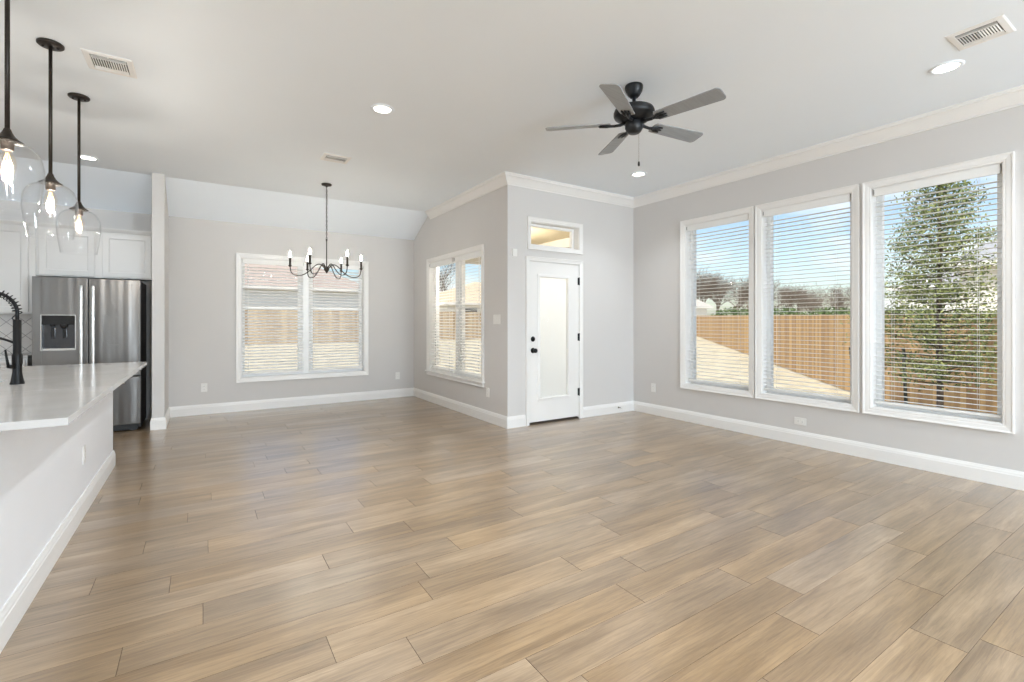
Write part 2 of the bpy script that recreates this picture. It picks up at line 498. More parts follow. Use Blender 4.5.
SLAT_PITCH = .0435
def make_blind(label, P, u0, u1, v0, v1, cords=(.14, .86), wand_side=0, pitch=SLAT_PITCH, tilt=0.0, valance=True, vh=.08):
    """P maps (u,v,d), d negative = outward; the slats hang between d=-.02 and -.07."""
    u0 += .010; u1 -= .010
    um = (u0 + u1) / 2
    r = thing('window_blind', label, 'blind', tuple(P(um, v0, -.045)), group=None)
    base = P(um, v0, -.045)
    Q = lambda u, v, d: P(u, v, d) - base
    def bx(mb, ua, ub, va, vb, da, db, bev=0):
        p, q = Q(ua, va, da), Q(ub, vb, db)
        mb.box(min(p.x, q.x), max(p.x, q.x), min(p.y, q.y), max(p.y, q.y), min(p.z, q.z), max(p.z, q.z), bev)
    a = MB(); bx(a, u0, u1, v1 - vh, v1 - .008, -.008, -.0, .003)
    bx(a, u0, u1, v1 - vh, v1 - vh + .006, -.012, .002)
    bx(a, u0, u1, v1 - .016, v1 - .008, -.012, .002)
    a.build('valance', M_slat, r)
    a = MB(); bx(a, u0, u1, v1 - .06, v1 - .008, -.075, -.012); a.build('headrail', M_slat, r)
    zt, zb = v1 - vh - .012, v0 + .055
    n = int((zt - zb) / pitch)
    a = MB()
    for i in range(n):
        z = zb + .02 + i * pitch
        # gently crowned slat: curved across its depth
        lp_top, lp_bot = [], []
        ds = [(-.070, -.0010), (-.0575, .0006), (-.045, .0012), (-.0325, .0006), (-.020, -.0010)]
        def pt(u, d, h):
            dd = d + .045
            return Q(u, z + h + dd * math.sin(tilt), -.045 + dd * math.cos(tilt))
        sec = [(d, h + .0014) for d, h in ds] + [(d, h - .0014) for d, h in reversed(ds)]
        a.loops([[pt(u0 + .002, d, h) for d, h in sec], [pt(u1 - .002, d, h) for d, h in sec]], caps=True)
    a.build('slats', M_slat, r)
    a = MB(); bx(a, u0, u1, zb - .022, zb, -.071, -.019, .004); a.build('bottom_rail', M_slat, r)
    for t in cords:
        u = u0 + (u1 - u0) * t
        a = MB()
        for d in (-.0185, -.0715):
            a.tube([Q(u, zb - .01, d), Q(u, zt + .02, d)], .0011, 5)
        for i in range(n):
            z = zb + .018 + i * pitch
            a.tube([Q(u, z, -.0185), Q(u, z, -.0715)], .0006, 4)
        a.build('ladder_cord', M_slat, r)
    u = u0 + .07 if wand_side == 0 else u1 - .07
    a = MB(); a.tube([Q(u, v1 - vh, -.011), Q(u, v1 - vh - .03, -.009), Q(u, v0 + (v1 - v0) * .42, -.009)], .0035, 6)
    a.build('tilt_wand', M_vinyl, r)
    # small clip that holds the valance at its end
    a = MB(); bx(a, u1 - .006, u1 - .001, v1 - vh + .02, v1 - .02, .0, .008)
    a.build('valance_clip', mat('clear_clip', (150, 148, 145), .3), r)
    return r

wl = ['white slatted window blind nearest the camera, in front of the leafy young tree',
      'white slatted blind in the middle one of the three tall right wall windows',
      'white slatted blind in the tall right wall window closest to the exterior door']
for i, (a, b) in enumerate(WR):
    make_window(f'window_{3 - i}', PX(XR, -1), a, b, *WRZ)
    make_blind(wl[i], PX(XR, -1), a + .006, b - .006, WRZ[0] + .006, WRZ[1], cords=(.16, .84), wand_side=1)
sm = (SY0 + SY1) / 2
make_window('window_4', PX(XS, -1), SY0, SY1, SZ0, SZ1, (sm - .05, sm + .05))
make_blind('white blind in the right half of the two-part window beside the light switches', PX(XS, -1), SY0 + .006, sm - .035, SZ0 + .006, SZ1, wand_side=0, tilt=-.20)
make_blind('white blind in the left half of the side window, next to the dining corner', PX(XS, -1), sm + .035, SY1 - .006, SZ0 + .006, SZ1, wand_side=1, tilt=-.20)
bmx = (BX0 + BX1) / 2
make_window('window_5', PY(YB, -1), BX0, BX1, BZ0, BZ1, (bmx - .055, bmx + .055))
make_blind('white blind in the left half of the dining window behind the chandelier', PY(YB, -1), BX0 + .006, bmx - .03, BZ0 + .006, BZ1, cords=(.1, .9), wand_side=0, tilt=-.36)
make_blind('white blind in the right half of the dining window, nearer the room corner', PY(YB, -1), bmx + .03, BX1 - .006, BZ0 + .006, BZ1, cords=(.1, .9), wand_side=1, tilt=-.36)
# stool and apron lines under the side and dining windows
m = MB(); m.box(XS - .05, XS - .001, SY0 - .085, SY1 + .085, SZ0 - .012, SZ0 + .006); struct(m.build('trim_4', M_trim, bevel=.004))

for i, (a, b) in enumerate(ADDED_GLAZING):  # frames and panes of the added glazing behind the camera
    make_window(f'window_{7 + i}', PY(Y0, 1), a, b, .12, 2.45)
# transom over the door
P = PY(YD, -1)
r = sthing('window_6', (0, 0, 0))
a = MB(); a.ring(P, TX0, TX1, TZ0, TZ1, [(0, -.001), (0, .012), (.006, .015), (.018, .015), (.022, .018), (.04, .021), (.053, .026), (.053, -.001)]); a.build('window_casing', M_trim, r)
a = MB(); a.ring(P, TX0, TX1, TZ0, TZ1, [(0, -.159), (0, -.001), (-.006, -.001), (-.006, -.159)]); a.build('jamb', M_trim, r)
a = MB(); a.ring(P, TX0, TX1, TZ0, TZ1, [(0, -.15), (0, -.10), (-.012, -.096), (-.034, -.096), (-.034, -.15)]); a.build('window_frame', M_vinyl, r)
a = MB(); a.quad([P(TX0 + .03, TZ0 + .03, -.12), P(TX1 - .03, TZ0 + .03, -.12), P(TX1 - .03, TZ1 - .03, -.12), P(TX0 + .03, TZ1 - .03, -.12)]); a.build('glass_pane', M_glass, r, norm=False)

# ------------------------------------------------------------------ exterior door
r = sthing('door_1', (0, 0, 0))
sx0, sx1, sz0, sz1 = DX0 + .008, DX1 - .005, .03, 2.034
lx0, lx1, lz0, lz1 = 3.545, 4.015, .315, 1.855
a = MB()
cas = [(0, -.001), (0, .012), (.006, .015), (.018, .015), (.022, .018), (.038, .021), (.044, .026), (.052, .026), (.052, -.001)]
lps = [[P(DX0 - o, 0, d), P(DX0 - o, DZ + o, d), P(DX1 + o, DZ + o, d), P(DX1 + o, 0, d)] for o, d in cas]
rr = [[a.bm.verts.new(p) for p in lp] for lp in lps]
for i in range(len(rr)):
    A_, B_ = rr[i], rr[(i + 1) % len(rr)]
    for k in range(3): a.bm.faces.new([A_[k], A_[k + 1], B_[k + 1], B_[k]])
a.bm.faces.new([q[0] for q in rr]); a.bm.faces.new([q[3] for q in rr])
a.build('door_casing', M_trim, r)
a = MB()
for (x0, x1, z0, z1) in [(DX0, DX0 + .006, 0, DZ), (DX1 - .004, DX1, 0, DZ), (DX0, DX1, DZ - .004, DZ)]:
    a.box(x0, x1, YD + .001, YD + T, z0, z1)
a.build('door_jamb', M_trim, r)
a = MB()   # slab with an opening for the lite
for (x0, x1, z0, z1) in [(sx0, lx0, sz0, sz1), (lx1, sx1, sz0, sz1), (lx0, lx1, sz0, lz0), (lx0, lx1, lz1, sz1)]:
    a.box(x0, x1, YD + .004, YD + .048, z0, z1)
bmesh.ops.remove_doubles(a.bm, verts=a.bm.verts, dist=1e-5)
a.build('door_slab', M_trim, r)
a = MB(); a.ring(P, lx0, lx1, lz0, lz1, [(-.012, -.03), (-.012, .006), (-.004, .012), (.006, .012), (.016, .006), (.022, .007), (.028, .004), (.03, -.006), (0, -.006)])
a.build('lite_frame', M_trim, r)
mdb = mat('door_blind', (246, 246, 244), .5, var=.005)
nt_ = mdb.node_tree; pp = nt_.nodes['Principled BSDF']; pp.inputs['Subsurface Weight'].default_value = 0
tr = nt_.nodes.new('ShaderNodeBsdfTranslucent'); tr.inputs[0].default_value = (.95, .95, .94, 1)
mx_ = nt_.nodes.new('ShaderNodeMixShader'); mx_.inputs[0].default_value = .55
nt_.links.new(pp.outputs[0], mx_.inputs[1]); nt_.links.new(tr.outputs[0], mx_.inputs[2])
nt_.links.new(mx_.outputs[0], nt_.nodes['Material Output'].inputs[0])
a = MB()
n = int((lz1 - lz0) / .0125)
for i in range(n):
    z = lz0 + .0125 * i
    a.quad([(lx0 + .012, YD + .027, z), (lx1 - .012, YD + .027, z), (lx1 - .012, YD + .033, z + .0145), (lx0 + .012, YD + .033, z + .0145)])
a.build('enclosed_blind', mdb, r, norm=False, label='closed white mini blind between the door glass')
a = MB(); a.quad([(lx0 + .01, YD + .016, lz0 + .01), (lx1 - .01, YD + .016, lz0 + .01), (lx1 - .01, YD + .016, lz1 - .01), (lx0 + .01, YD + .016, lz1 - .01)])
a.build('glass_pane', M_glass, r, norm=False)
a = MB(); a.box(lx1 - .016, lx1 + .008, YD - .022, YD - .008, 1.68, 1.76, .003); a.box(lx1 - .006, lx1 - .001, YD - .014, YD - .004, .5, 1.68)
a.build('blind_slider', M_trim, r)
for z in (.353, 1.08, 1.82):
    a = MB(); a.lathe([(0, -.052), (.0055, -.052), (.0065, -.047), (.0065, .047), (.0055, .052), (0, .052)], (DX1 - .001, YD - .008, z), 12)
    a.box(DX1 - .022, DX1 + .004, YD - .004, YD + .003, z - .048, z + .048)
    a.build('hinge', M_matte, r)
kx = 3.447
a = MB(); a.lathe([(0, 0), (.031, 0), (.033, .004), (.03, .009), (.02, .011), (0, .011)], (kx, YD + .004, 1.068), 24, 'Y', M=Matrix.Scale(-1, 3, (0, 1, 0)))
a.box(kx - .005, kx + .005, YD - .028, YD - .006, 1.068 - .014, 1.068 + .014, .003)
a.build('deadbolt', M_matte, r)
a = MB(); a.lathe([(0, 0), (.032, 0), (.034, .004), (.03, .01), (.014, .014), (.0115, .034), (.016, .040), (.025, .046), (.029, .056), (.027, .066), (.018, .073), (0, .075)], (kx, YD + .004, .925), 24, 'Y', M=Matrix.Scale(-1, 3, (0, 1, 0)))
a.build('door_knob', M_matte, r)
a = MB(); a.prism([(DX0, YD + .0, 0), (DX0, YD + .16, 0), (DX0, YD + .16, .02), (DX0, YD + .05, .028), (DX0, YD + .0, .006)], (DX1 - DX0, 0, 0))
a.build('threshold', mat('bronze_threshold', (96, 86, 76), .45, metal=.6), r)

# ------------------------------------------------------------------ wall plates, sensor, door stop
def plate(label, P, u, v, wd, ht, kind, cat):
    base = P(u, v, 0)
    Q = lambda uu, vv, d: P(u + uu, v + vv, d) - base
    name = {'outlet': 'wall_outlet', 'switch': 'light_switch', 'usb': 'media_plate'}[kind]
    t = thing(name, label, cat, tuple(base))
    def bx(mb, ua, ub, va, vb, da, db, bev=0):
        p, q = Q(ua, va, da), Q(ub, vb, db)
        mb.box(min(p.x, q.x), max(p.x, q.x), min(p.y, q.y), max(p.y, q.y), min(p.z, q.z), max(p.z, q.z), bev)
    a = MB(); bx(a, -wd / 2, wd / 2, -ht / 2, ht / 2, .0, .006, .0025); a.build('cover_plate', M_plate, t)
    if kind == 'switch':
        n = 3
        for i in range(n):
            uc = (i - 1) * .046
            a = MB(); bx(a, uc - .0165, uc + .0165, -.033, .033, .005, .0085, .002); a.build('rocker', M_plate, t)
    else:
        rot = wd > ht
        for s in (-1, 1):
            a = MB()
            if rot: bx(a, s * .02 - .014, s * .02 + .014, -.0165, .0165, .005, .0078, .002)
            else: bx(a, -.0165, .0165, s * .02 - .014, s * .02 + .014, .005, .0078, .002)
            o = a.build('receptacle', M_plate, t)
            a = MB()
            for q in (-1, 1):
                if rot: bx(a, s * .02 - .005, s * .02 + .003, q * .006 - .001, q * .006 + .001, .0077, .0082)
                else: bx(a, q * .006 - .001, q * .006 + .001, s * .02 - .003, s * .02 + .005, .0077, .0082)
            a.build('slot', M_slot, o)
    return t
plate('white wall outlet low on the back wall, left of the dining window', PY(YB, -1), .012, .37, .075, .118, 'outlet', 'outlet')
plate('white outlet low on the back wall, right of the dining window', PY(YB, -1), 2.778, .365, .075, .118, 'outlet', 'outlet')
plate('white upright outlet between the room corner and the tall windows', PX(XR, -1), 4.464, .37, .075, .118, 'outlet', 'outlet')
plate('white sideways outlet just above the baseboard under the tall windows', PX(XR, -1), 2.53, .243, .118, .075, 'outlet', 'outlet')
plate('white three-gang light switch right of the side window', PX(XS, -1), 5.075, 1.312, .165, .118, 'switch', 'light switch')
plate('white outlet below the right edge of the side window casing', PX(XS, -1), 5.30, .375, .075, .118, 'outlet', 'outlet')
a = MB(); a.box(3.13, 3.195, YD - .028, YD, 2.075, 2.165, .006)
o = a.build('motion_sensor', M_plate); tag(o, 'small white sensor box high on the wall corner left of the door', 'sensor')
t = thing('door_stop', 'small bronze door stop sticking out of the baseboard right of the door', 'door stop', (4.915, YD - .016, .075))
a = MB(); a.lathe([(0, 0), (.012, 0), (.012, .004), (.005, .006), (.005, .055), (0, .055)], (0, 0, 0), 12, 'Y', M=Matrix.Scale(-1, 3, (0, 1, 0))); a.build('shaft', mat('bronze', (92, 74, 58), .4, metal=.7), t)
a = MB(); a.lathe([(0, .054), (.009, .054), (.009, .068), (.006, .072), (0, .072)], (0, 0, 0), 12, 'Y', M=Matrix.Scale(-1, 3, (0, 1, 0))); a.build('rubber_tip', M_plate, t, label='white rubber tip')

# ------------------------------------------------------------------ ceiling: downlights and vents
M_em = mat('lamp_lens', (255, 250, 240), .5, emit=(255, 247, 234), estr=6)
dl = ['round white recessed ceiling light over the middle of the floor, left of the fan',
      'round recessed ceiling light straight below the fan, in front of the room corner',
      'round recessed ceiling light beside the ceiling vent at the right',
      'round recessed ceiling light over the kitchen behind the glass pendants']
def make_down(label):
    t = thing('recessed_light', label, 'ceiling light', (0, 0, H))
    a = MB(); a.lathe([(.068, -.001), (.072, -.009), (.088, -.007), (.095, -.001), (.095, 0)], (0, 0, 0), 40); a.build('trim_ring', M_ceil, t)
    a = MB(); a.lathe([(0, -.006), (.045, -.006), (.069, -.004), (.069, -.001), (0, -.001)], (0, 0, 0), 40); a.build('lens', M_em, t)
    return t
d0 = make_down(dl[0]); d0.location = (*DOWNLIGHTS[0], H)
for i in range(1, 4): dup(d0, (*DOWNLIGHTS[i], H), 0, dl[i])
for i in range(4, len(DOWNLIGHTS)): dup(d0, (*DOWNLIGHTS[i], H), 0, 'recessed ceiling light beyond the picture, in the unseen part of the room')['group'] = 'recessed lights outside the picture'
for o in C.objects:
    if o.type == 'LIGHT' and o.name.startswith('downlight_lamp'): pass

def make_vent(label, x0, x1, y0, y1, rz=0):
    cx, cy = (x0 + x1) / 2, (y0 + y1) / 2
    w_, d_ = (x1 - x0) / 2, (y1 - y0) / 2
    t = thing('ceiling_vent', label, 'vent', (cx, cy, H), rz)
    PZ = lambda u, v, d: Vector((u, v, -d))
    a = MB(); a.ring(PZ, -w_ + .036, w_ - .036, -d_ + .036, d_ - .036, [(0, .0), (0, .007), (.005, .008), (.028, .006), (.036, .002), (.036, 0)])
    a.build('frame', M_trim, t)
    a = MB(); a.box(-w_ + .034, w_ - .034, -d_ + .034, d_ - .034, -.0015, 0); a.build('duct', mat('vent_dark', (96, 95, 93), .8), t)
    iw, idp = w_ - .04, d_ - .04
    a = MB()      # long louvres at both sides
    for sgn in (-1, 1):
        a = MB()
        for k in range(3):
            y = sgn * (idp - .008 - k * .011)
            a.box(-iw, iw, -.0008, .0008, -.005, .005, M=Matrix.Translation((0, y, -.006)) @ Matrix.Rotation(sgn * .7, 4, 'X'))
        a.build('louvre', M_trim, t)
    a = MB()      # short middle vanes
    nv = 14
    for k in range(nv):
        x = -iw + (k + .5) * 2 * iw / nv
        a.box(-.0035, .0035, -idp + .036, idp - .036, -.0009, .0009, M=Matrix.Translation((x, 0, -.007)) @ Matrix.Rotation(.5 if k < nv / 2 else -.5, 4, 'Y'))
    a.build('vane', M_trim, t)
    for y in (-idp + .034, idp - .034):
        a = MB(); a.box(-iw, iw, y - .002, y + .002, -.01, -.002)
        a.build('divider', M_trim, t)
    a = MB(); a.box(-.0035, .0035, -idp - .022, -idp + .004, -.012, -.004, .001); a.build('lever', M_trim, t)
    return t
make_vent('white ceiling vent at top left beside the glass pendants', -.665, -.40, 4.10, 4.385)
make_vent('white ceiling vent at top right above the tallest nearest window', 3.87, 4.13, .747, 1.025, PI / 2)
make_vent('white ceiling vent in front of the chandelier', 1.065, 1.345, 5.24, 5.48)

# ------------------------------------------------------------------ ceiling fan
FX, FY = 2.708, 2.493
fan = thing('ceiling_fan', 'five-blade black ceiling fan with grey blades and a pull chain', 'ceiling fan', (FX, FY, H))
M_fan = mat('fan_black', (30, 31, 33), .42, metal=.3, var=.08, scale=30)
a = MB(); a.lathe([(0, 0), (.062, 0), (.066, -.006), (.066, -.022), (.060, -.046), (.044, -.074), (.028, -.09), (0, -.09)], seg=32); a.build('canopy', M_fan, fan)
a = MB(); a.lathe([(.013, -.088), (.013, -.15), (.03, -.152), (.032, -.166), (0, -.166)], seg=20); a.build('downrod', M_fan, fan)
a = MB(); a.lathe([(0, -.160), (.05, -.160), (.115, -.168), (.142, -.182), (.150, -.20), (.150, -.222), (.143, -.236), (.12, -.250), (.105, -.262), (.085, -.272), (.06, -.275), (0, -.275)], seg=48); a.build('motor_housing', M_fan, fan)
a = MB(); a.lathe([(0, -.272), (.062, -.272), (.066, -.28), (.066, -.318), (.060, -.330), (.052, -.345), (.040, -.356), (0, -.358)], seg=32); a.build('switch_housing', M_fan, fan)
a = MB()
for k in range(60):
    z = -.345 - k * .0037
    a.lathe([(0, .0016), (.0013, .001), (.0016, 0), (.0013, -.001), (0, -.0016)], (.03, -.02, z), 6)
ch = a.build('pull_chain', mat('chain_metal', (120, 118, 114), .4, metal=.8), fan)
a = MB(); a.lathe([(0, 0), (.004, -.002), (.0075, -.012), (.008, -.028), (.005, -.036), (0, -.037)], (.03, -.02, -.566), 12); a.build('chain_pull', M_fan, ch)
M_blade = mat('fan_blade_grey', (150, 153, 156), .38, var=.10, scale=5, stretch=(1, 14, 1))
def blade_mesh():
    # outline of a blade, root at r=.19, tip at r=.66
    R0, R1 = .185, .662
    out_ = []
    hw = lambda t: .053 + .017 * t
    n = 8
    for i in range(n + 1):
        t = i / n * .93; out_.append((R0 + (R1 - R0) * t, hw(t)))
    cx, hwt = R1 - .034, hw(1) - .034
    for i in range(1, 7):
        an = PI / 2 - i * (PI / 2) / 6
        out_.append((cx + .034 * math.cos(an), hwt + .034 * math.sin(an)))
    low = [(x, -y) for x, y in reversed(out_)]
    # round off root corners
    return [(R0 - .012, .03)] + out_[0:] + low + [(R0 - .012, -.03)]
ol = blade_mesh()
for k in range(5):
    ang = math.radians(-7 + 72 * k)
    Rm = Matrix.Translation((0, 0, -.281)) @ Matrix.Rotation(ang, 4, 'Z') @ Matrix.Rotation(math.radians(-12.5), 4, 'X')
    a = MB()
    a.prism([Rm @ Vector((x, y, -.0035)) for x, y in ol], Rm.to_3x3() @ Vector((0, 0, .007)))
    b = a.build('fan_blade', M_blade, fan, bevel=.002)
    a = MB()   # iron bracket with two prongs under each blade
    R2 = Matrix.Translation((0, 0, -.281)) @ Matrix.Rotation(ang, 4, 'Z')
    def tp(pts, rad): a.tube([Rm @ Vector(p) if p[0] > .15 else R2 @ Vector(p) for p in pts], rad, 8)
    tp([(.06, 0, .008), (.10, 0, -.008), (.145, 0, -.012), (.165, .0, -.011), (.20, .022, -.010), (.255, .026, -.0085)], [.012, .012, .011, .010, .009, .006])
    tp([(.145, 0, -.012), (.165, 0, -.011), (.20, -.022, -.010), (.255, -.026, -.0085)], [.010, .010, .009, .006])
    tp([(.155, 0, -.011), (.235, 0, -.0095), (.262, 0, -.009)], [.011, .008, .005])
    a.build('blade_iron', M_fan, fan)

# ------------------------------------------------------------------ chandelier
CX_, CY_ = 1.33, 6.416
chd = thing('chandelier', 'black six-arm candle chandelier hanging on a chain before the dining window', 'chandelier', (CX_, CY_, H))
M_iron = mat('chandelier_iron', (58, 52, 47), .42, metal=.6, var=.15, scale=40)
a = MB(); a.lathe([(0, 0), (.06, 0), (.064, -.006), (.06, -.018), (.03, -.027), (.012, -.032), (.008, -.045), (0, -.046)], seg=32); a.build('canopy', M_iron, chd)
a = MB()
n = 24
for i in range(n):
    z = -.05 - (i + .5) * (.66 - .0) / n
    vert = i % 2
    pts = []
    for k in range(13):
        t = 2 * PI * k / 12
        u, v = .0085 * math.cos(t), .018 * math.sin(t)
        pts.append((u, 0, z + v) if vert else (0, u, z + v))
    a.tube(pts, .0026, 6, cap=False)
a.tube([(.004, .003, -.04), (.007, -.003, -.2), (-.005, .004, -.36), (.006, -.002, -.54), (0, 0, -.72)], .002, 6)
a.build('chain', M_iron, chd)
a = MB(); a.lathe([(0, -.705), (.012, -.71), (.012, -.725), (.007, -.73), (.007, -1.055), (.02, -1.06), (.028, -1.075), (.034, -1.09), (.032, -1.105), (.02, -1.118), (.014, -1.13), (.006, -1.14), (0, -1.15)], seg=24); a.build('stem', M_iron, chd)
M_bulb = mat('candle_bulb', (255, 244, 225), .3, emit=(255, 247, 232), estr=BULB)
M_fil = mat('bulb_socket', (70, 60, 52), .5)
def bez(pts, n=22):
    out_ = []
    m_ = len(pts)
    for i in range(n + 1):
        t = i / n * (m_ - 1); k = min(int(t), m_ - 2); f = t - k
        p = [Vector(pts[max(0, min(m_ - 1, k + j))]) for j in (-1, 0, 1, 2)]
        out_.append(.5 * ((2 * p[1]) + (-p[0] + p[2]) * f + (2 * p[0] - 5 * p[1] + 4 * p[2] - p[3]) * f * f + (-p[0] + 3 * p[1] - 3 * p[2] + p[3]) * f ** 3))
    return out_
fwd = Vector((math.sin(YAW), math.cos(YAW), 0)); a0 = -YAW + math.radians(21.3 + 4)
for k in range(6):
    an = a0 + k * PI / 3
    ux, uy = math.cos(an), math.sin(an)
    pr = [(.02, -1.085), (.075, -1.035), (.13, -1.05), (.21, -1.13), (.285, -1.178), (.365, -1.182), (.41, -1.15), (.423, -1.09), (.425, -1.07)]
    a = MB(); a.tube(bez([(ux * r_, uy * r_, z) for r_, z in pr], 40), .0060, 8); arm = a.build('arm', M_iron, chd)
    c = (ux * .425, uy * .425, -.05)
    a = MB(); a.lathe([(0, -1.035), (.012, -1.03), (.021, -1.02), (.021, -1.015), (.013, -1.012), (.0125, -.915), (.010, -.912), (0, -.912)], c, 20); a.build('candle_sleeve', M_iron, arm)
    a = MB(); a.lathe([(.007, -.912), (.011, -.902), (.0135, -.890), (.013, -.878), (.009, -.860), (.004, -.845), (.001, -.838), (0, -.837)], c, 16); a.build('candle_bulb', M_bulb, arm, label='lit flame-shaped bulb')

# ------------------------------------------------------------------ pendants
M_bronze = mat('pendant_bronze', (52, 45, 39), .42, metal=.6, var=.12, scale=40)
M_clear = glass_mat('clear_glass', (1, 1, 1), .03, .55, 3.5)
M_amber = glass_mat('bulb_glass', (1.0, .97, .92), .0, .35, 5)
M_filament = mat('filament', (255, 220, 160), .3, emit=(255, 205, 135), estr=5)
PZ0 = H
def make_pendant(label):
    t = thing('pendant_light', label, 'pendant light', (0, 0, H), group='clear glass pendants over the island')
    a = MB(); a.lathe([(0, 0), (.062, 0), (.066, -.004), (.066, -.014), (.060, -.02), (.01, -.022), (0, -.022)], seg=40)
    for s in (-1, 1): a.lathe([(0, -.032), (.005, -.031), (.007, -.026), (.006, -.02)], (s * .036, 0, 0), 12)
    a.build('canopy', M_bronze, t)
    a = MB(); a.lathe([(0, -.018), (.0095, -.02), (.0095, -.835), (0, -.836)], seg=16); a.build('rod', M_bronze, t)
    a = MB(); a.lathe([(.0095, -.825), (.014, -.832), (.018, -.845), (.027, -.862), (.043, -.880), (.058, -.889), (.058, -.894), (.024, -.896), (.024, -.93), (.02, -.935), (0, -.935)], seg=32); a.build('socket_cone', M_bronze, t)
    a = MB()
    prof = [(.040, -.893), (.066, -.897), (.092, -.911), (.113, -.936), (.127, -.970), (.133, -1.01), (.133, -1.05), (.129, -1.09), (.123, -1.14), (.116, -1.19), (.110, -1.232)]
    inner = [(r_ - .0025, z) for r_, z in reversed(prof)]
    a.lathe(prof + [(.1088, -1.2335)] + inner, seg=64)
    a.build('glass_shade', M_clear, t, norm=True)
    a = MB(); a.lathe([(.014, -.93), (.016, -.945), (.026, -.965), (.032, -.99), (.031, -1.02), (.024, -1.05), (.012, -1.068), (0, -1.072)], seg=32)
    b = a.build('bulb', M_amber, t)
    a = MB()
    for k in range(4):
        an = k * PI / 2 + .4
        a.tube([(.004 * math.cos(an), .004 * math.sin(an), -.945), (.012 * math.cos(an), .012 * math.sin(an), -.985), (.010 * math.cos(an + .5), .010 * math.sin(an + .5), -1.035)], .0010, 6)
    a.build('filament', M_filament, b)
    return t
PEND = [((-.80, 3.285), 'clear glass pendant at the left edge of the picture, nearest the camera'),
        ((-.812, 4.13), 'middle clear glass pendant of the row over the island'),
        ((-.815, 4.975), 'clear glass pendant nearest the refrigerator')]
p0 = make_pendant(PEND[0][1]); p0.location = (*PEND[0][0], H)
for (x, y), lb in PEND[1:]: dup(p0, (x, y, H), 0, lb)

M_opal = mat('opal_glass', (245, 243, 238), .3, emit=(255, 250, 242), estr=2.0)
for k, (x, y, z, w_) in enumerate(FILL_GLOBES):  # fixtures modelled around the added fill lamps
    t = thing('fill_globe', 'unseen opal globe pendant added as fill light', 'pendant light', (x, y, H), group='unseen opal globes added as fill light')
    a = MB(); a.lathe([(0, 0), (.06, 0), (.06, -.02), (0, -.022)], seg=24); a.build('canopy', M_bronze, t)
    a = MB(); a.tube([(0, 0, -.02), (0, 0, z - H + .24)], .006, 8); a.build('rod', M_bronze, t)
    a = MB(); g_ = z - H
    a.lathe([(.085, g_ + .21), (.085, g_ + .25), (0, g_ + .25)], seg=20); a.build('cap', M_bronze, t)
    a = MB(); a.lathe([(.23 * math.sin(th), g_ + .23 * math.cos(th)) for th in [.36 + (PI - .36) * i / 16 for i in range(16)]] + [(0, g_ - .23)], seg=32)
    a.build('glass_globe', glass_mat('opal_clear', (.97, .97, .96), .05, .3, 3), t)
# ------------------------------------------------------------------ island
M_quartz = mat('white_quartz', (200, 198, 196), .13, var=.05, scale=5, spec=.55)
IX0, IX1, IY0, IY1 = -1.42, -.672, 2.60, 5.485
isl = thing('kitchen_island', 'long white kitchen island at the left under the glass pendants', 'kitchen island', ((IX0 + IX1) / 2, (IY0 + IY1) / 2, 0))
iso = Vector(isl.location)
def loc_box(m_, x0, x1, y0, y1, z0, z1, o=iso, bev=0): m_.box(x0 - o.x, x1 - o.x, y0 - o.y, y1 - o.y, z0 - o.z, z1 - o.z, bev)
M_isl = mat('island_paint', (243, 244, 247), .45, var=.01, scale=3)
SKX0, SKX1, SKY0, SKY1 = -1.40, -1.03, 3.50, 4.25
a = MB()
loc_box(a, IX0, IX1, IY0, SKY0, 0, .884); loc_box(a, IX0, IX1, SKY1, IY1, 0, .884)
loc_box(a, IX0, IX1, SKY0, SKY1, 0, .66); loc_box(a, SKX1, IX1, SKY0, SKY1, .66, .884)
a.build('body', M_isl, isl)
CX0, CX1, CY0, CY1 = -1.56, -.433, 2.45, 5.51
a = MB()
loc_box(a, CX0, CX1, CY0, SKY0, .885, .915, bev=.002); loc_box(a, CX0, CX1, SKY1, CY1, .885, .915, bev=.002)
loc_box(a, CX0, SKX0, SKY0, SKY1, .885, .915); loc_box(a, SKX1, CX1, SKY0, SKY1, .885, .915)
a.build('countertop', M_quartz, isl)
path = [(IX0, IY1), (IX1, IY1), (IX1, IY0), (IX0, IY0)]
a = MB()
P3 = [Vector((p[0] - iso.x, p[1] - iso.y, 0)) for p in path]
prof = BASE
def lpat(i):
    D_ = [(P3[k + 1] - P3[k]).normalized() for k in range(3)]
    N_ = [Vector((-d.y, d.x, 0)) for d in D_]
    if i == 0: mv = N_[0]
    elif i == 3: mv = N_[2]
    else: mv = (N_[i - 1] + N_[i]) / (1 + N_[i - 1].dot(N_[i]))
    return [P3[i] + mv * o_ + Vector((0, 0, h_)) for o_, h_ in prof]
a.loops([lpat(i) for i in range(4)], caps=True)
a.build('baseboard', M_trim, isl)
plate('white outlet on the long face of the kitchen island', PX(IX1, 1), 4.245, .39, .075, .118, 'outlet', 'outlet')

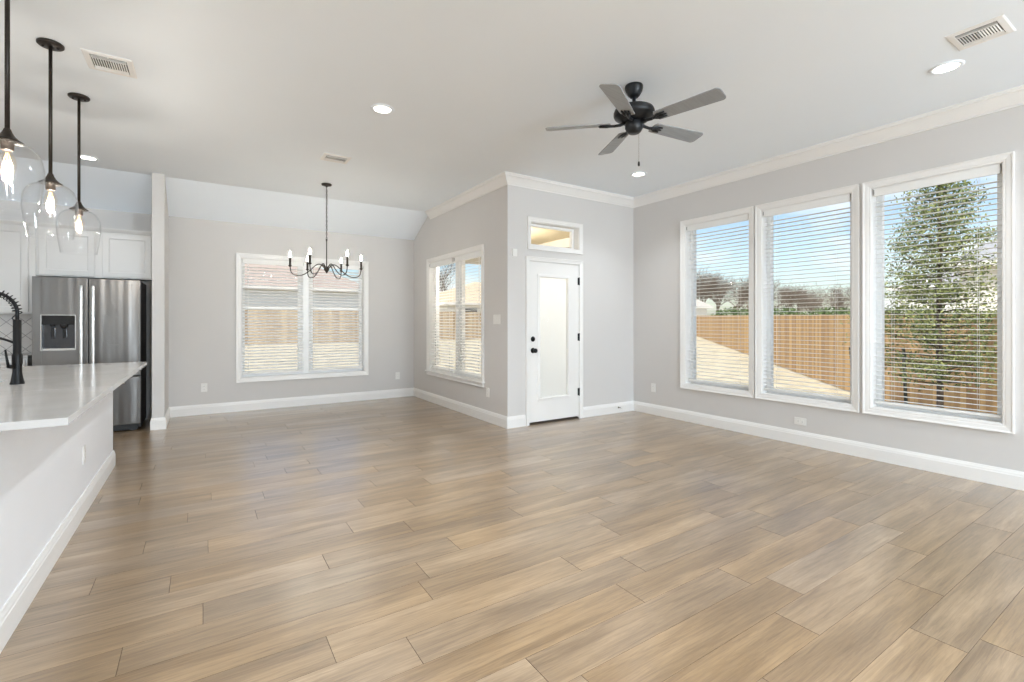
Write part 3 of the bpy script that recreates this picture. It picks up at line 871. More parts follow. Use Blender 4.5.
# sink (undermount, dropped in the counter) and faucet
sk = thing('kitchen_sink', 'undermount sink set into the island counter beside the black faucet', 'sink', ((SKX0 + SKX1) / 2, (SKY0 + SKY1) / 2, .68))
so_ = Vector(sk.location)
a = MB()
x0, x1, y0, y1 = SKX0 - so_.x, SKX1 - so_.x, SKY0 - so_.y, SKY1 - so_.y
t_ = .012
a.box(x0 + .001, x0 + t_, y0 + .001, y1 - .001, .0, .203); a.box(x1 - t_, x1 - .001, y0 + .001, y1 - .001, .0, .203)
a.box(x0 + t_, x1 - t_, y0 + .001, y0 + t_, 0, .203); a.box(x0 + t_, x1 - t_, y1 - t_, y1 - .001, 0, .203)
a.box(x0 + t_, x1 - t_, y0 + t_, y1 - t_, 0, .01)
a.build('basin', mat('sink_steel', (170, 170, 170), .3, metal=.9, var=.04), sk)
a = MB(); a.lathe([(0, .014), (.03, .014), (.042, .016), (.045, .0105), (.045, .009)], (0, 0, 0), 24); a.build('drain', mat('drain_steel', (120, 120, 120), .3, metal=.9), sk)

fau = thing('kitchen_faucet', 'matte black spring-neck faucet standing on the island counter', 'faucet', (-.918, 3.94, .915))
a = MB(); a.lathe([(0, 0), (.032, 0), (.032, .006), (.028, .02), (.024, .045), (.021, .07), (.021, .10), (.0235, .13), (.0235, .17), (.020, .178), (.0185, .18), (.0185, .375), (.015, .38), (0, .38)], seg=28)
a.build('body', M_matte, fau)
arc = []
for i in range(29):
    t = PI * i / 28
    arc.append((-.115 + .115 * math.cos(t), 0, .42 + .115 * math.sin(t) * 1.05))
path_ = [(0, 0, .37)] + arc + [(-.23, 0, .36), (-.23, 0, .32)]
a = MB(); a.tube(bez(path_, 60), .009, 10); a.build('hose', M_matte, fau)
cp = bez(path_, 400)
cum = [0]
for i in range(1, len(cp)): cum.append(cum[-1] + (cp[i] - cp[i - 1]).length)
turns = 22; sp = []
for i, p in enumerate(cp):
    tg = (cp[min(i + 1, len(cp) - 1)] - cp[max(i - 1, 0)]).normalized()
    nx = Vector((0, 1, 0)); ny = tg.cross(nx)
    for q in (0, .5):
        ph = 2 * PI * turns * (i + q) / len(cp)
        sp.append(p + (nx * math.cos(ph) + ny * math.sin(ph)) * .020)
a = MB(); a.tube(sp, .0030, 5); a.build('spring', M_matte, fau)
a = MB(); a.lathe([(0, .33), (.014, .33), (.018, .30), (.019, .22), (.024, .19), (.026, .165), (.02, .16), (0, .16)], (-.23, 0, 0), 20); a.build('spray_head', M_matte, fau)
a = MB(); a.tube(bez([(0, 0, .235), (-.05, 0, .262), (-.12, 0, .285), (-.205, 0, .275)], 16), .007, 8)
a.lathe([(.02, .262), (.026, .262), (.026, .288), (.02, .288), (.02, .262)], (-.23, 0, 0), 20); a.build('docking_arm', M_matte, fau)
a = MB(); a.tube([(0, 0, .105), (-.022, -.026, .105), (-.03, -.035, .108)], .012, 10); a.tube([(-.028, -.033, .10), (-.034, -.038, .15), (-.04, -.041, .205)], [.008, .006, .005], 8)
a.build('handle', M_matte, fau)

# ------------------------------------------------------------------ refrigerator
def steel_mat():
    m, nt, p = base_mat('brushed_steel'); L = nt.links.new
    tc = nt.nodes.new('ShaderNodeTexCoord')
    mp = nt.nodes.new('ShaderNodeMapping'); mp.inputs['Scale'].default_value = (3, 3, 420)
    n = nt.nodes.new('ShaderNodeTexNoise'); n.inputs['Scale'].default_value = 1; n.inputs['Detail'].default_value = 3
    L(tc.outputs['Object'], mp.inputs[0]); L(mp.outputs[0], n.inputs[0])
    r = nt.nodes.new('ShaderNodeMapRange'); r.inputs['To Min'].default_value = .24; r.inputs['To Max'].default_value = .36
    L(n.outputs[0], r.inputs[0]); L(r.outputs[0], p.inputs['Roughness'])
    p.inputs['Base Color'].default_value = (*lin((122, 119, 116)), 1); p.inputs['Metallic'].default_value = 1
    mp2 = nt.nodes.new('ShaderNodeMapping'); mp2.inputs['Scale'].default_value = (9, 1, .55)
    n2 = nt.nodes.new('ShaderNodeTexNoise'); n2.inputs['Scale'].default_value = 1; n2.inputs['Detail'].default_value = 1
    L(tc.outputs['Object'], mp2.inputs[0]); L(mp2.outputs[0], n2.inputs[0])
    b = nt.nodes.new('ShaderNodeBump'); b.inputs['Strength'].default_value = .5; b.inputs['Distance'].default_value = .02
    L(n2.outputs[0], b.inputs['Height']); L(b.outputs[0], p.inputs['Normal'])
    return m
M_steel = steel_mat()
M_handle = mat('handle_steel', (214, 213, 211), .22, metal=.9, var=.02)
fr = thing('refrigerator', 'stainless french-door refrigerator with water dispenser at the kitchen wall', 'refrigerator', (-1.08, 7.48, 0))
f = Vector(fr.location)
FXa, FXb, FYf = -1.543, -.618, 7.10
a = MB(); loc_box(a, FXa + .01, FXb - .004, 7.19, 7.84, .03, 1.765, f); 
a.build('cabinet_body', mat('fridge_side', (44, 43, 42), .45, var=.05), fr, bevel=.004)
a = MB(); loc_box(a, FXa + .03, FXb - .03, 7.16, 7.21, .012, .075, f)
for x in (FXa + .06, FXb - .1): loc_box(a, x, x + .05, 7.17, 7.24, 0, .03, f)
a.build('toe_grille', mat('grille_black', (28, 28, 28), .5), fr)
# left door with dispenser recess
dx0, dx1, dz0, dz1 = -1.468, -1.196, .975, 1.352
PYf = lambda yw: (lambda u, v, d: Vector((u, yw - d, v)) - f)
a = MB()
L0, L1, Z0, Z1 = FXa, -1.0865, .652, 1.772
for (x0, x1, z0, z1) in [(L0, dx0, Z0, Z1), (dx1, L1, Z0, Z1), (dx0, dx1, Z0, dz0), (dx0, dx1, dz1, Z1)]:
    loc_box(a, x0, x1, FYf, FYf + .075, z0, z1, f)
loc_box(a, dx0, dx1, FYf + .06, FYf + .075, dz0, dz1, f)
bmesh.ops.remove_doubles(a.bm, verts=a.bm.verts, dist=1e-5)
ld = a.build('door', M_steel, fr, bevel=.003)
a = MB(); a.ring(PYf(FYf), dx0, dx1, dz0, dz1, [(0, -.06), (0, .003), (.008, .003), (.008, -.002), (.004, -.06)])
dsp = a.build('dispenser_frame', M_handle, ld)
a = MB(); loc_box(a, dx0, dx1, FYf + .052, FYf + .06, dz0, dz1, f); a.build('dispenser_recess', mat('recess_grey', (72, 72, 74), .25, metal=.6), ld)
a = MB(); loc_box(a, dx0, dx1, FYf + .004, FYf + .052, dz1 - .10, dz1 - .0, f, ); a.build('control_panel', mat('gloss_black', (26, 26, 28), .1), ld)
a = MB()
a.lathe([(0, 0), (.035, 0), (.03, -.03), (.018, -.045), (0, -.045)], Vector((-1.29, FYf + .03, dz1 - .10)) - f, 20)
a.lathe([(0, 0), (.022, 0), (.02, -.02), (0, -.02)], Vector((-1.385, FYf + .03, dz1 - .10)) - f, 20)
loc_box(a, -1.40, -1.365, FYf + .035, FYf + .05, 1.10, 1.215, f, .004); loc_box(a, -1.305, -1.27, FYf + .035, FYf + .05, 1.10, 1.215, f, .004)
a.build('dispenser_paddle', mat('gloss_black', (26, 26, 28), .1), ld)
a = MB(); loc_box(a, dx0 + .004, dx1 - .004, FYf + .002, FYf + .052, dz0, dz0 + .014, f); a.build('drip_tray', M_handle, ld)
a = MB(); loc_box(a, -1.0805, FXb, FYf, FYf + .075, .652, 1.772, f); rd = a.build('door', M_steel, fr, bevel=.006)
a = MB(); loc_box(a, FXa, FXb, FYf, FYf + .075, .085, .640, f); dr = a.build('freezer_drawer', M_steel, fr, bevel=.006)
def vhandle(x, z0, z1, par):
    a = MB()
    pts = [(x, FYf, z0 + .02), (x, FYf - .035, z0 + .025), (x, FYf - .05, z0 + .07), (x, FYf - .056, (z0 + z1) / 2), (x, FYf - .05, z1 - .07), (x, FYf - .035, z1 - .025), (x, FYf, z1 - .02)]
    pp_ = bez([Vector(p) - f for p in pts], 36)
    lps = []
    for p in pp_: lps.append([p + Vector((sx, sy, 0)) for sx, sy in ((-.013, -.007), (.013, -.007), (.016, .0), (.013, .007), (-.013, .007), (-.016, 0))])
    a.loops(lps, caps=True, smooth=True); a.build('door_handle', M_handle, par)
vhandle(-1.137, .72, 1.71, ld); vhandle(-1.036, .72, 1.71, rd)
a = MB()
pts = bez([Vector(p) - f for p in [(-1.40, FYf, .575), (-1.395, FYf - .04, .575), (-1.34, FYf - .052, .575), (-1.08, FYf - .056, .575), (-.82, FYf - .052, .575), (-.765, FYf - .04, .575), (-.76, FYf, .575)]], 30)
a.tube(pts, .013, 10); a.build('drawer_handle', M_handle, dr)
a = MB(); loc_box(a, -.735, -.665, FYf - .0015, FYf + .001, 1.70, 1.709, f); a.build('name_badge', mat('badge_grey', (120, 118, 116), .3, metal=.8), rd)

# ------------------------------------------------------------------ wall cabinets, base cabinet, backsplash
def shaker(par, x0, x1, z0, z1, y, o, name='door', mt=None, th=.02, rail=.062):
    Pf = lambda u, v, d: Vector((u, y - d, v)) - o
    a = MB()
    u0, u1, v0, v1 = x0 + rail, x1 - rail, z0 + rail, z1 - rail
    a.ring(Pf, u0, u1, v0, v1, [(rail, 0), (rail, th - .002), (rail - .002, th), (.006, th), (.004, th - .003), (0, th - .003), (-.006, .008), (-.008, 0)])
    a.quad([Pf(u0 + .006, v0 + .006, .0085), Pf(u1 - .006, v0 + .006, .0085), Pf(u1 - .006, v1 - .006, .0085), Pf(u0 + .006, v1 - .006, .0085)])
    return a.build(name, mt or M_cab, par)
YC = 7.52
# over-fridge cabinet
cf = thing('wall_cabinet', 'white two-door cabinet mounted above the refrigerator', 'cabinet', (-1.06, YB, 1.82)); o = Vector(cf.location)
a = MB(); loc_box(a, -1.598, SX0 - .003, YC, YB - .002, 1.812, 2.40, o); a.build('carcass', M_cab, cf)
shaker(cf, -1.575, -1.088, 1.825, 2.355, YC, o); shaker(cf, -1.018, -.548, 1.825, 2.355, YC, o)
# tall-bottomed cabinet to the left
cl = thing('wall_cabinet', 'white wall cabinet hanging lower, left of the refrigerator', 'cabinet', (-2.05, YB, 1.375)); o = Vector(cl.location)
a = MB(); loc_box(a, -2.50, -1.602, YC, YB - .002, 1.375, 2.40, o); a.build('carcass', M_cab, cl)
shaker(cl, -2.04, -1.66, 1.39, 2.355, YC, o); shaker(cl, -2.46, -2.08, 1.39, 2.355, YC, o)
c2 = dup(cl, (-2.95, YB, 1.375), 0, 'white wall cabinet further left along the kitchen wall')
# crown along the cabinet tops
m = MB()
prf = [(0, 0), (-.012, 0), (-.02, .012), (-.034, .03), (-.036, .042), (0, .042)]
m.loops([[(x, YC - .02 + d, 2.372 + h) for d, h in prf] for x in (-3.4, SX0 - .003)], caps=True)
struct(m.build('trim_5', M_cab))
# base cabinet with counter
cb = thing('base_cabinet', 'white base cabinet with pale countertop left of the refrigerator', 'cabinet', (-2.5, YB, 0)); o = Vector(cb.location)
a = MB(); loc_box(a, -3.4, -1.615, 7.27, YB - .002, .1, .884, o); loc_box(a, -3.4, -1.615, 7.34, YB - .002, 0, .1, o); a.build('carcass', M_cab, cb)
for k in range(4):
    x1_ = -1.63 - k * .44
    shaker(cb, x1_ - .42, x1_, .12, .68, 7.27, o); shaker(cb, x1_ - .42, x1_, .70, .87, 7.27, o, 'drawer', rail=.04)
a = MB(); loc_box(a, -3.4, -1.605, 7.235, YB - .002, .885, .915, o, .002); a.build('countertop', M_quartz, cb)
# backsplash: lattice of diamond tiles
def tile_mat():
    m, nt, p = base_mat('diamond_tile'); L = nt.links.new
    tc = nt.nodes.new('ShaderNodeTexCoord')
    sp_ = nt.nodes.new('ShaderNodeSeparateXYZ'); L(tc.outputs['Object'], sp_.inputs[0])
    def mth(op, a, b=None):
        n = nt.nodes.new('ShaderNodeMath'); n.operation = op
        for i, v in enumerate((a, b)):
            if v is None: continue
            if isinstance(v, (int, float)): n.inputs[i].default_value = v
            else: L(v, n.inputs[i])
        return n.outputs[0]
    u = mth('DIVIDE', sp_.outputs[0], .16); v = mth('DIVIDE', sp_.outputs[2], .16)
    d1 = mth('ABSOLUTE', mth('SUBTRACT', mth('FRACT', mth('ADD', mth('ADD', u, v), 50)), .5))
    d2 = mth('ABSOLUTE', mth('SUBTRACT', mth('FRACT', mth('ADD', mth('SUBTRACT', u, v), 50)), .5))
    mxx = mth('MAXIMUM', d1, d2)
    g = mth('GREATER_THAN', mxx, .475)
    mx = nt.nodes.new('ShaderNodeMix'); mx.data_type = 'RGBA'
    mx.inputs[6].default_value = (*lin((208, 202, 196)), 1); mx.inputs[7].default_value = (*lin((140, 133, 127)), 1)
    L(g, mx.inputs[0]); L(mx.outputs[2], p.inputs['Base Color'])
    p.inputs['Roughness'].default_value = .25
    return m
m = MB(); m.box(-3.4, -1.56, YB - .010, YB - .0005, .916, 1.374); struct(m.build('trim_6', tile_mat()))

# ================================================================== OUTSIDE
GZ = lambda x, y: -.43 + .0215 * (y - 2.8)
M_lawn = mat('dry_lawn', (184, 175, 152), .95, var=.22, scale=3.0, bump=.6, bscale=60)
m = MB()
NX, NY = 34, 26
gx = [5.4 + (i / NX) ** 1.5 * 120 for i in range(NX + 1)]
def grid(xs, ys):
    vs = [[m.bm.verts.new((x, y, GZ(x, y) if y > -30 else -1.1)) for y in ys] for x in xs]
    for i in range(len(xs) - 1):
        for j in range(len(ys) - 1): m.bm.faces.new([vs[i][j], vs[i + 1][j], vs[i + 1][j + 1], vs[i][j + 1]])
grid([-60, -30, -5.8, 3.2, 5.4, 8, 12, 20, 40, 80, 140], [-30, -9.3, 4.9, 5.0, 8.02, 12, 20, 30, 50, 90, 140])
o = m.build('ground_lawn', M_lawn); struct(o)
# foundation so the house stands on the ground
m = MB(); m.box(X0 - T, XR + T, Y0 - T, YD + T, -.9, -.122); m.box(X0 - T, XS + T, YD + T, YB + T, -.9, -.122); struct(m.build('foundation', M_brown))
# covered porch: slab, soffit, beam, post
M_soff = mat('porch_soffit', (214, 196, 160), .8, var=.03, scale=3)
m = MB(); m.box(XS + T + .001, 5.6, YD + T + .001, 9.5, -.5, -.125); struct(m.build('porch_slab', mat('concrete', (176, 172, 164), .9, var=.08, scale=6)))
m = MB(); m.box(XS + T + .002, 5.62, YD + T + .002, 9.6, 2.76, 2.80); struct(m.build('porch_ceiling', M_soff))
m = MB(); m.box(5.38, 5.62, YD + T + .001, 9.6, 2.60, 2.76); m.box(XS + T + .01, 5.38, 9.38, 9.6, 2.60, 2.76); struct(m.build('porch_beam', mat('porch_trim', (206, 200, 188), .7)))
m = MB(); m.box(5.26, 5.44, 9.2, 9.38, -.125, 2.60); m.box(5.23, 5.47, 9.17, 9.41, -.125, .1, .01); struct(m.build('porch_post', mat('porch_trim', (206, 200, 188), .7)))

t = thing('porch_fill_lantern', 'unseen porch lantern added to brighten the soffit and door blind', 'lantern', (4.0, 6.6, 2.76))  # fixture for the added porch fill lamp, kept out of view
a = MB(); a.lathe([(0, 0), (.06, 0), (.06, -.02), (.012, -.03), (.008, -.2), (.05, -.21), (.05, -.22), (0, -.22)], seg=20); a.build('hanger', M_black, t)
a = MB(); a.lathe([(.05, -.215), (.10, -.25), (.11, -.31), (.10, -.39), (.05, -.42), (0, -.425)], seg=24); a.build('glass_shade', glass_mat('porch_glass', (1, 1, 1), .03, .4, 3), t)
# fences
def fence_mat(nm, ca, cb):
    m, nt, p = base_mat(nm); L = nt.links.new
    at = nt.nodes.new('ShaderNodeAttribute'); at.attribute_name = 'rnd'
    tc = nt.nodes.new('ShaderNodeTexCoord'); mp = nt.nodes.new('ShaderNodeMapping'); mp.inputs['Scale'].default_value = (14, 14, 1.6)
    n = nt.nodes.new('ShaderNodeTexNoise'); n.inputs['Scale'].default_value = 1.5; n.inputs['Detail'].default_value = 5
    L(tc.outputs['Object'], mp.inputs[0]); L(mp.outputs[0], n.inputs[0])
    ad = nt.nodes.new('ShaderNodeMath'); ad.operation = 'MULTIPLY_ADD'; ad.inputs[1].default_value = .5
    ml = nt.nodes.new('ShaderNodeMath'); ml.operation = 'MULTIPLY'; ml.inputs[1].default_value = .5
    L(at.outputs['Fac'], ml.inputs[0]); L(n.outputs[0], ad.inputs[0]); L(ml.outputs[0], ad.inputs[2])
    r = nt.nodes.new('ShaderNodeValToRGB')
    r.color_ramp.elements[0].position = .2; r.color_ramp.elements[0].color = (*lin(ca), 1)
    r.color_ramp.elements[1].position = .8; r.color_ramp.elements[1].color = (*lin(cb), 1)
    L(ad.outputs[0], r.inputs[0]); L(r.outputs[0], p.inputs['Base Color']); p.inputs['Roughness'].default_value = .85
    return m
M_picket = fence_mat('cedar_picket', (156, 122, 84), (210, 176, 126))
M_picket2 = fence_mat('weathered_picket', (150, 132, 110), (198, 178, 148))
M_post = mat('cedar_post', (190, 148, 98), .85, var=.15, scale=10)
def fence(label, A, B, z_top0, z_top1, inward, w_=.142, pm=None):
    A = Vector((*A, 0)); B = Vector((*B, 0)); D = B - A; Ln = D.length; d = D.normalized(); nrm = Vector((-d.y, d.x, 0)) * inward
    t = thing('wooden_fence', label, 'fence', (A.x, A.y, GZ(A.x, A.y)))
    z_a = GZ(A.x, A.y)
    bm = bmesh.new(); lay = bm.verts.layers.float.new('rnd')
    rng = random.Random(int(Ln * 10))
    n = int(Ln / w_)
    for i in range(n):
        s = i * w_; p = d * s; g = GZ(A.x + p.x, A.y + p.y) - z_a
        zt = (z_top0 + (z_top1 - z_top0) * i / n) - z_a + rng.uniform(-.006, .006)
        rv = rng.random()
        off = nrm * rng.uniform(0, .004)
        c = .028   # dog-eared top
        prof = [(0, g + .02), (w_ - .004, g + .02), (w_ - .004, zt - c), (w_ - .004 - c, zt), (c, zt), (0, zt - c)]
        fr_ = []; bk = []
        for u, z in prof:
            v = bm.verts.new(p + d * u + nrm * .016 + off + Vector((0, 0, z))); v[lay] = rv; fr_.append(v)
            v = bm.verts.new(p + d * u + off + Vector((0, 0, z))); v[lay] = rv; bk.append(v)
        bm.faces.new(fr_); bm.faces.new(bk[::-1])
        for k in range(6): bm.faces.new([fr_[k], bk[k], bk[(k + 1) % 6], fr_[(k + 1) % 6]])
    bmesh.ops.recalc_face_normals(bm, faces=bm.faces[:])
    me = bpy.data.meshes.new('pickets'); bm.to_mesh(me); bm.free(); me.materials.append(pm or M_picket)
    o = bpy.data.objects.new('pickets', me); C.objects.link(o); o.parent = t
    q = Vector((0, 0, 1))
    for hf in (.12, .5, .86):
        a = MB()
        z0 = (z_top0 - z_a) * hf; z1 = GZ(B.x, B.y) - z_a + (z_top1 - GZ(B.x, B.y)) * hf
        e0 = -nrm * .003; e1 = -nrm * .041
        a.loops([[e0 + q * z0, e0 + q * (z0 + .089), e1 + q * (z0 + .089), e1 + q * z0],
                 [D + e0 + q * z1, D + e0 + q * (z1 + .089), D + e1 + q * (z1 + .089), D + e1 + q * z1]], caps=True)
        a.build('rail', M_post, t)
    k = 0
    while k * 2.44 < Ln:
        p = d * k * 2.44 - nrm * .09; g = GZ(A.x + p.x, A.y + p.y) - z_a
        a = MB(); a.box(p.x - .045, p.x + .045, p.y - .045, p.y + .045, g - .05, g + 1.75, .004); a.build('post', M_post, t)
        k += 1
    return t
fence('warm cedar picket fence running diagonally behind the tall right windows', (6.9, -.27), (37.6, 27.45), 1.36, 1.86, 1)
fence('cedar picket fence across the far end of the yard behind the dining window', (-30, 28), (37.5, 28), 1.96, 1.96, -1, pm=M_picket2)

# neighbouring houses
def house(label, x0, x1, y0, y1, eave, ridge, roofc, wallc, ov=.45, windows=()):
    g = GZ(x0, y0) - .3
    t = thing('neighbour_house', label, 'house', ((x0 + x1) / 2, (y0 + y1) / 2, g)); o = Vector(t.location)
    a = MB(); loc_box(a, x0, x1, y0, y1, g, eave, o); a.build('walls', mat('house_wall_%d_%d_%d' % wallc, wallc, .9, var=.04, scale=2), t)
    X0_, X1_, Y0_, Y1_ = x0 - ov, x1 + ov, y0 - ov, y1 + ov
    wx, wy = X1_ - X0_, Y1_ - Y0_
    h = min(wx, wy) / 2
    if wx > wy: ra, rb = (X0_ + h, (Y0_ + Y1_) / 2), (X1_ - h, (Y0_ + Y1_) / 2)
    else: ra, rb = ((X0_ + X1_) / 2, Y0_ + h), ((X0_ + X1_) / 2, Y1_ - h)
    a = MB(); V = lambda x, y, z: Vector((x, y, z)) - o
    cs = [V(X0_, Y0_, eave), V(X1_, Y0_, eave), V(X1_, Y1_, eave), V(X0_, Y1_, eave)]
    RA, RB = V(*ra, ridge), V(*rb, ridge)
    if wx > wy:
        a.quad([cs[0], cs[1], RB, RA]); a.quad([cs[2], cs[3], RA, RB]); a.bm.faces.new([a.bm.verts.new(p) for p in (cs[1], cs[2], RB)]); a.bm.faces.new([a.bm.verts.new(p) for p in (cs[3], cs[0], RA)])
    else:
        a.quad([cs[1], cs[2], RB, RA]); a.quad([cs[3], cs[0], RA, RB]); a.bm.faces.new([a.bm.verts.new(p) for p in (cs[0], cs[1], RA)]); a.bm.faces.new([a.bm.verts.new(p) for p in (cs[2], cs[3], RB)])
    a.quad(cs)
    bmesh.ops.remove_doubles(a.bm, verts=a.bm.verts, dist=1e-4)
    a.build('roof', mat('shingle_%d_%d_%d' % roofc, roofc, .9, var=.14, scale=2, stretch=(1, 1, 14)), t)
    a = MB(); PZz = lambda u, v, d: Vector((u, v, eave + d)) - o
    a.ring(PZz, X0_, X1_, Y0_, Y1_, [(0, -.16), (.02, -.16), (.02, .02), (0, .02)]); a.build('fascia', mat('fascia_white', (226, 224, 220), .6), t)
    for (xa, xb, za, zb) in windows:
        a = MB(); loc_box(a, xa, xb, y0 - .03, y0 + .05, za, zb, o); wf = a.build('window_frame', M_vinyl, t)
        a = MB(); loc_box(a, xa + .07, xb - .07, y0 - .035, y0, za + .07, zb - .07, o); a.build('window_glass', mat('dark_window', (70, 78, 86), .15), wf)
    return t
house('pale house with a reddish shingle roof behind the dining window', -14, 9.6, 33, 44, 3.45, 6.6, (166, 152, 144), (222, 224, 224))
house('house with a tan roof and pale walls seen through the side window', 15.6, 30, 33, 43, 2.75, 4.9, (190, 174, 150), (236, 234, 228), windows=[(17.0, 18.2, 1.5, 2.4), (20.6, 21.8, 1.5, 2.4)])
house('small pale house with a light roof left in the window beside the door', 36, 45.4, 31.5, 41, 2.9, 6.8, (186, 180, 172), (232, 230, 224))
house('grey-roofed house behind the leafy tree at the right', 21.8, 33, -6, 5.35, 3.25, 7.6, (150, 152, 158), (226, 222, 214))
house('lower grey-roofed house at left behind the leafy tree', 36, 46, 1.0, 11.6, 3.4, 6.0, (156, 156, 160), (228, 226, 220))

# trees
M_bark = mat('bare_bark', (120, 108, 96), .9, var=.15, scale=8)
M_trunk = mat('young_bark', (92, 80, 70), .9, var=.15, scale=20)
def bare_tree(label, x, y, ht, seed, spread=1.0):
    rng = random.Random(seed)
    t = thing('bare_tree', label, 'tree', (x, y, GZ(x, y) - .1), group='bare winter trees beyond the fence')
    a = MB(); tw = MB()
    def grow(p, d, ln, rad, depth):
        n = 3; pts = [p]
        for i in range(n):
            d = (d + Vector((rng.uniform(-1, 1), rng.uniform(-1, 1), rng.uniform(-.3, .6))) * .14).normalized()
            pts.append(pts[-1] + d * ln / n)
        tgt = a if depth >= 5 else tw
        tgt.tube(pts, [rad * (1 - .35 * i / n) for i in range(n + 1)], 5 if depth > 2 else 3, cap=False)
        if depth == 0: return
        k = rng.choice([3, 4]) if depth > 1 else 4
        for i in range(k):
            s = rng.uniform(.3, 1); j = min(n - 1, int(s * n)); q = pts[j].lerp(pts[j + 1], s * n - j)
            ax = Vector((rng.uniform(-1, 1), rng.uniform(-1, 1), rng.uniform(-.2, .5))).normalized()
            nd = (d * 1.0 + ax * .85 * spread).normalized()
            grow(q, nd, ln * rng.uniform(.66, .86), rad * .56, depth - 1)
    grow(Vector((0, 0, 0)), Vector((rng.uniform(-.1, .1), rng.uniform(-.1, .1), 1)), ht * .26, ht * .016, 6)
    a.build('trunk', M_bark, t); tw.build('branches', M_bark, t)
    return t
bt = [(53.3, 39.3, 8.6, 1), (69.0, 48.2, 10.0, 2), (56.3, 37.4, 8.4, 3), (74.7, 46.9, 10.2, 4), (59.4, 35.3, 8.2, 5), (79.6, 43.7, 8.4, 6), (63.5, 32.7, 6.8, 7), (84.2, 40.7, 8.2, 8), (67.0, 30.4, 6.4, 9), (88.7, 37.8, 8.0, 10), (70.6, 28.1, 7.4, 11), (27.9, 60.6, 9.5, 12)]
bl = ['bare winter tree at the left edge of the window beside the door', 'far bare tree left of centre in the window beside the door', 'bare tree in the centre of the window beside the door', 'far bare tree right of centre in the window beside the door', 'bare tree at the right edge of the window beside the door', 'far bare tree at the left edge of the middle tall window', 'bare tree left of centre in the middle tall window', 'far bare tree in the centre of the middle tall window', 'bare tree just right of centre in the middle tall window', 'far bare tree toward the right of the middle tall window', 'bare tree at the right edge of the middle tall window', 'bare tree behind the tan-roofed house in the side window']
for (x, y, h, s), lb in zip(bt, bl): bare_tree(lb, x, y, h * 1.32, s)

def leaf_mat(name, a_, b_):
    m, nt, p = base_mat(name); L = nt.links.new
    at = nt.nodes.new('ShaderNodeAttribute'); at.attribute_name = 'rnd'
    r = nt.nodes.new('ShaderNodeValToRGB'); r.color_ramp.elements[0].color = (*lin(a_), 1); r.color_ramp.elements[1].color = (*lin(b_), 1)
    L(at.outputs['Fac'], r.inputs[0]); L(r.outputs[0], p.inputs['Base Color']); p.inputs['Roughness'].default_value = .55
    tr = nt.nodes.new('ShaderNodeBsdfTranslucent'); L(r.outputs[0], tr.inputs[0])
    mx = nt.nodes.new('ShaderNodeMixShader'); mx.inputs[0].default_value = .35
    L(p.outputs[0], mx.inputs[1]); L(tr.outputs[0], mx.inputs[2]); L(mx.outputs[0], nt.nodes['Material Output'].inputs[0])
    return m
def leaves(pts, size, name, m_, parent, rng):
    bm = bmesh.new(); lay = bm.verts.layers.float.new('rnd')
    for p in pts:
        s = size * rng.uniform(.65, 1.35)
        q = Quaternion((rng.gauss(0, 1), rng.gauss(0, 1), rng.gauss(0, 1), rng.gauss(0, 1))).normalized()
        rv = rng.random()
        vs = []
        for u, v, h in ((-.5, 0, 0), (-.15, .2, .05), (.2, .17, .05), (.5, 0, 0), (.2, -.17, .05), (-.15, -.2, .05)):
            c = q @ Vector((u * s, v * s, h * s)) + p
            k = bm.verts.new(c); k[lay] = rv; vs.append(k)
        bm.faces.new(vs)
    me = bpy.data.meshes.new(name); bm.to_mesh(me); bm.free(); me.materials.append(m_)
    o = bpy.data.objects.new(name, me); C.objects.link(o); o.parent = parent; return o
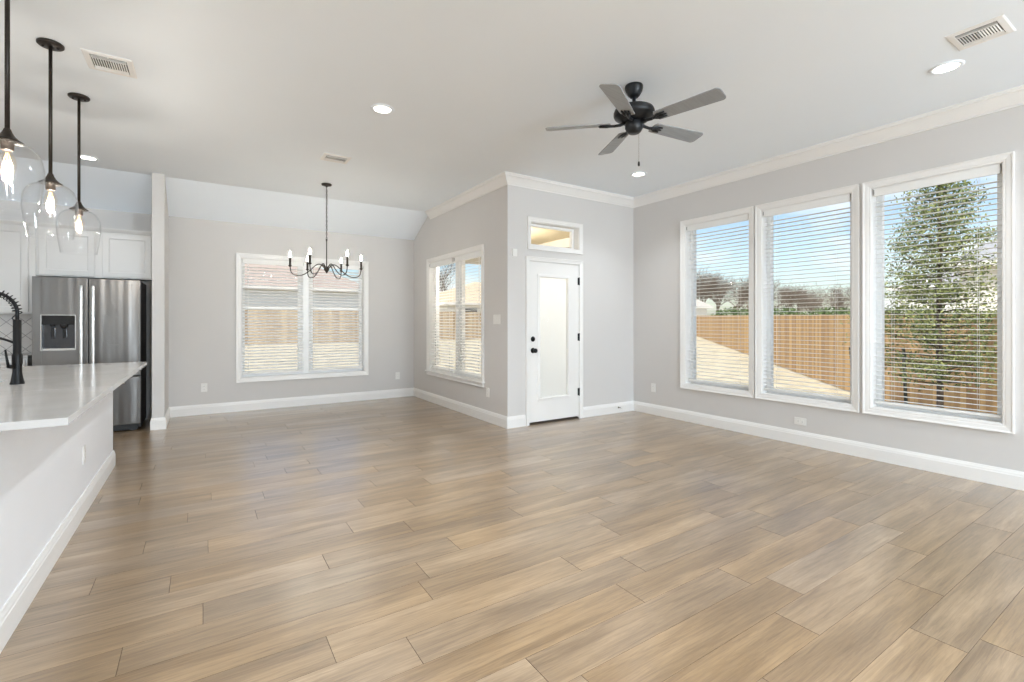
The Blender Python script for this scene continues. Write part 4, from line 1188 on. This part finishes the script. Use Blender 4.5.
# young leafy tree with stakes
TX, TY = 8.40, 2.26
gz = GZ(TX, TY)
yt = thing('young_tree', 'young leafy evergreen tree standing in front of the fence outside the nearest window', 'tree', (TX, TY, gz))
rng = random.Random(5)
a = MB(); a.tube([(0, 0, -.05), (.01, 0, .8), (-.015, .01, 1.6), (.01, 0, 2.6), (0, .01, 3.5), (.02, 0, 3.95)], [.045, .038, .034, .026, .016, .005], 8)
a.build('trunk', M_trunk, yt)
pts = []; a = MB()
for i in range(105):
    z = .95 + 2.9 * (i / 104) ** 1.0
    t = (z - .95) / 3.0
    R = (.98 * (1 - t) ** .75 + .10) if t > .12 else (.62 + 3 * t)
    an = i * 2.399 + rng.uniform(-.3, .3)
    R *= rng.uniform(.72, 1.12)
    d = Vector((math.cos(an), math.sin(an), rng.uniform(.05, .45)))
    st = Vector((0, 0, z - .1)); en = st + d * R
    mid = st.lerp(en, .5) + Vector((0, 0, -.03))
    a.tube([st, mid, en], [.010, .007, .003], 4, cap=False)
    for k in range(int(210 * (R + .25))):
        s = rng.random() ** .6
        c = st.lerp(en, s)
        pts.append(c + Vector((rng.gauss(0, .085), rng.gauss(0, .085), rng.gauss(0, .06))))
a.build('branches', M_trunk, yt)
leaves(pts, .043, 'foliage', leaf_mat('oak_leaf', (80, 100, 58), (178, 184, 120)), yt, rng)
# stakes beside it
M_stake = mat('stake_dark', (58, 58, 52), .8)
for lb, xx, yy, lean in [('dark wooden tree stake leaning at left of the young tree', -.42, .78, (.0, -.12)), ('thin dark stake just left of the young tree trunk', -.16, .30, (.0, -.05)), ]:
    a = MB(); a.tube([(0, 0, -.05), (lean[0], lean[1] * -1, 1.35)], .022, 8)
    o = a.build('tree_stake', M_stake); o.location = (TX + xx, TY + yy, gz); tag(o, lb, 'stake')
# evergreen shrubs above the fence line
M_sh = leaf_mat('shrub_leaf', (58, 84, 44), (120, 140, 84))
shr = [(33.5, 20.9, 1.5, 'green shrub behind the fence right of the pale house'), (32.5, 16.9, 1.4, 'green shrub over the fence top in the window beside the door'), (29.5, 12.6, 1.5, 'round green shrub over the fence at left of the middle window'),
       (26.5, 9.6, 1.25, 'green shrub over the fence at the middle window centre'), (23.5, 7.35, 1.2, 'green shrub over the fence at right of the middle window')]
for k, (x, y, r_, lb) in enumerate(shr):
    t = thing('evergreen_shrub', lb, 'shrub', (x, y, GZ(x, y)), group='shrubs beyond the fence')
    rng = random.Random(20 + k)
    top = 1.28 + 14 / 476. * (x * .5446 + y * .8387) - GZ(x, y)
    pts = []
    for i in range(2600):
        v = Vector((rng.gauss(0, 1), rng.gauss(0, 1), rng.gauss(0, 1))).normalized() * rng.uniform(.75, 1.05)
        pts.append(Vector((v.x * r_ * 1.25, v.y * r_ * 1.25, top * .52 + v.z * top * .48)))
    leaves(pts, .17, 'foliage', M_sh, t, rng)
    a = MB(); a.tube([(0, 0, -.05), (0, 0, top * .6)], [.08, .03], 6); a.build('stem', M_trunk, t)
print('objects', len(C.objects))
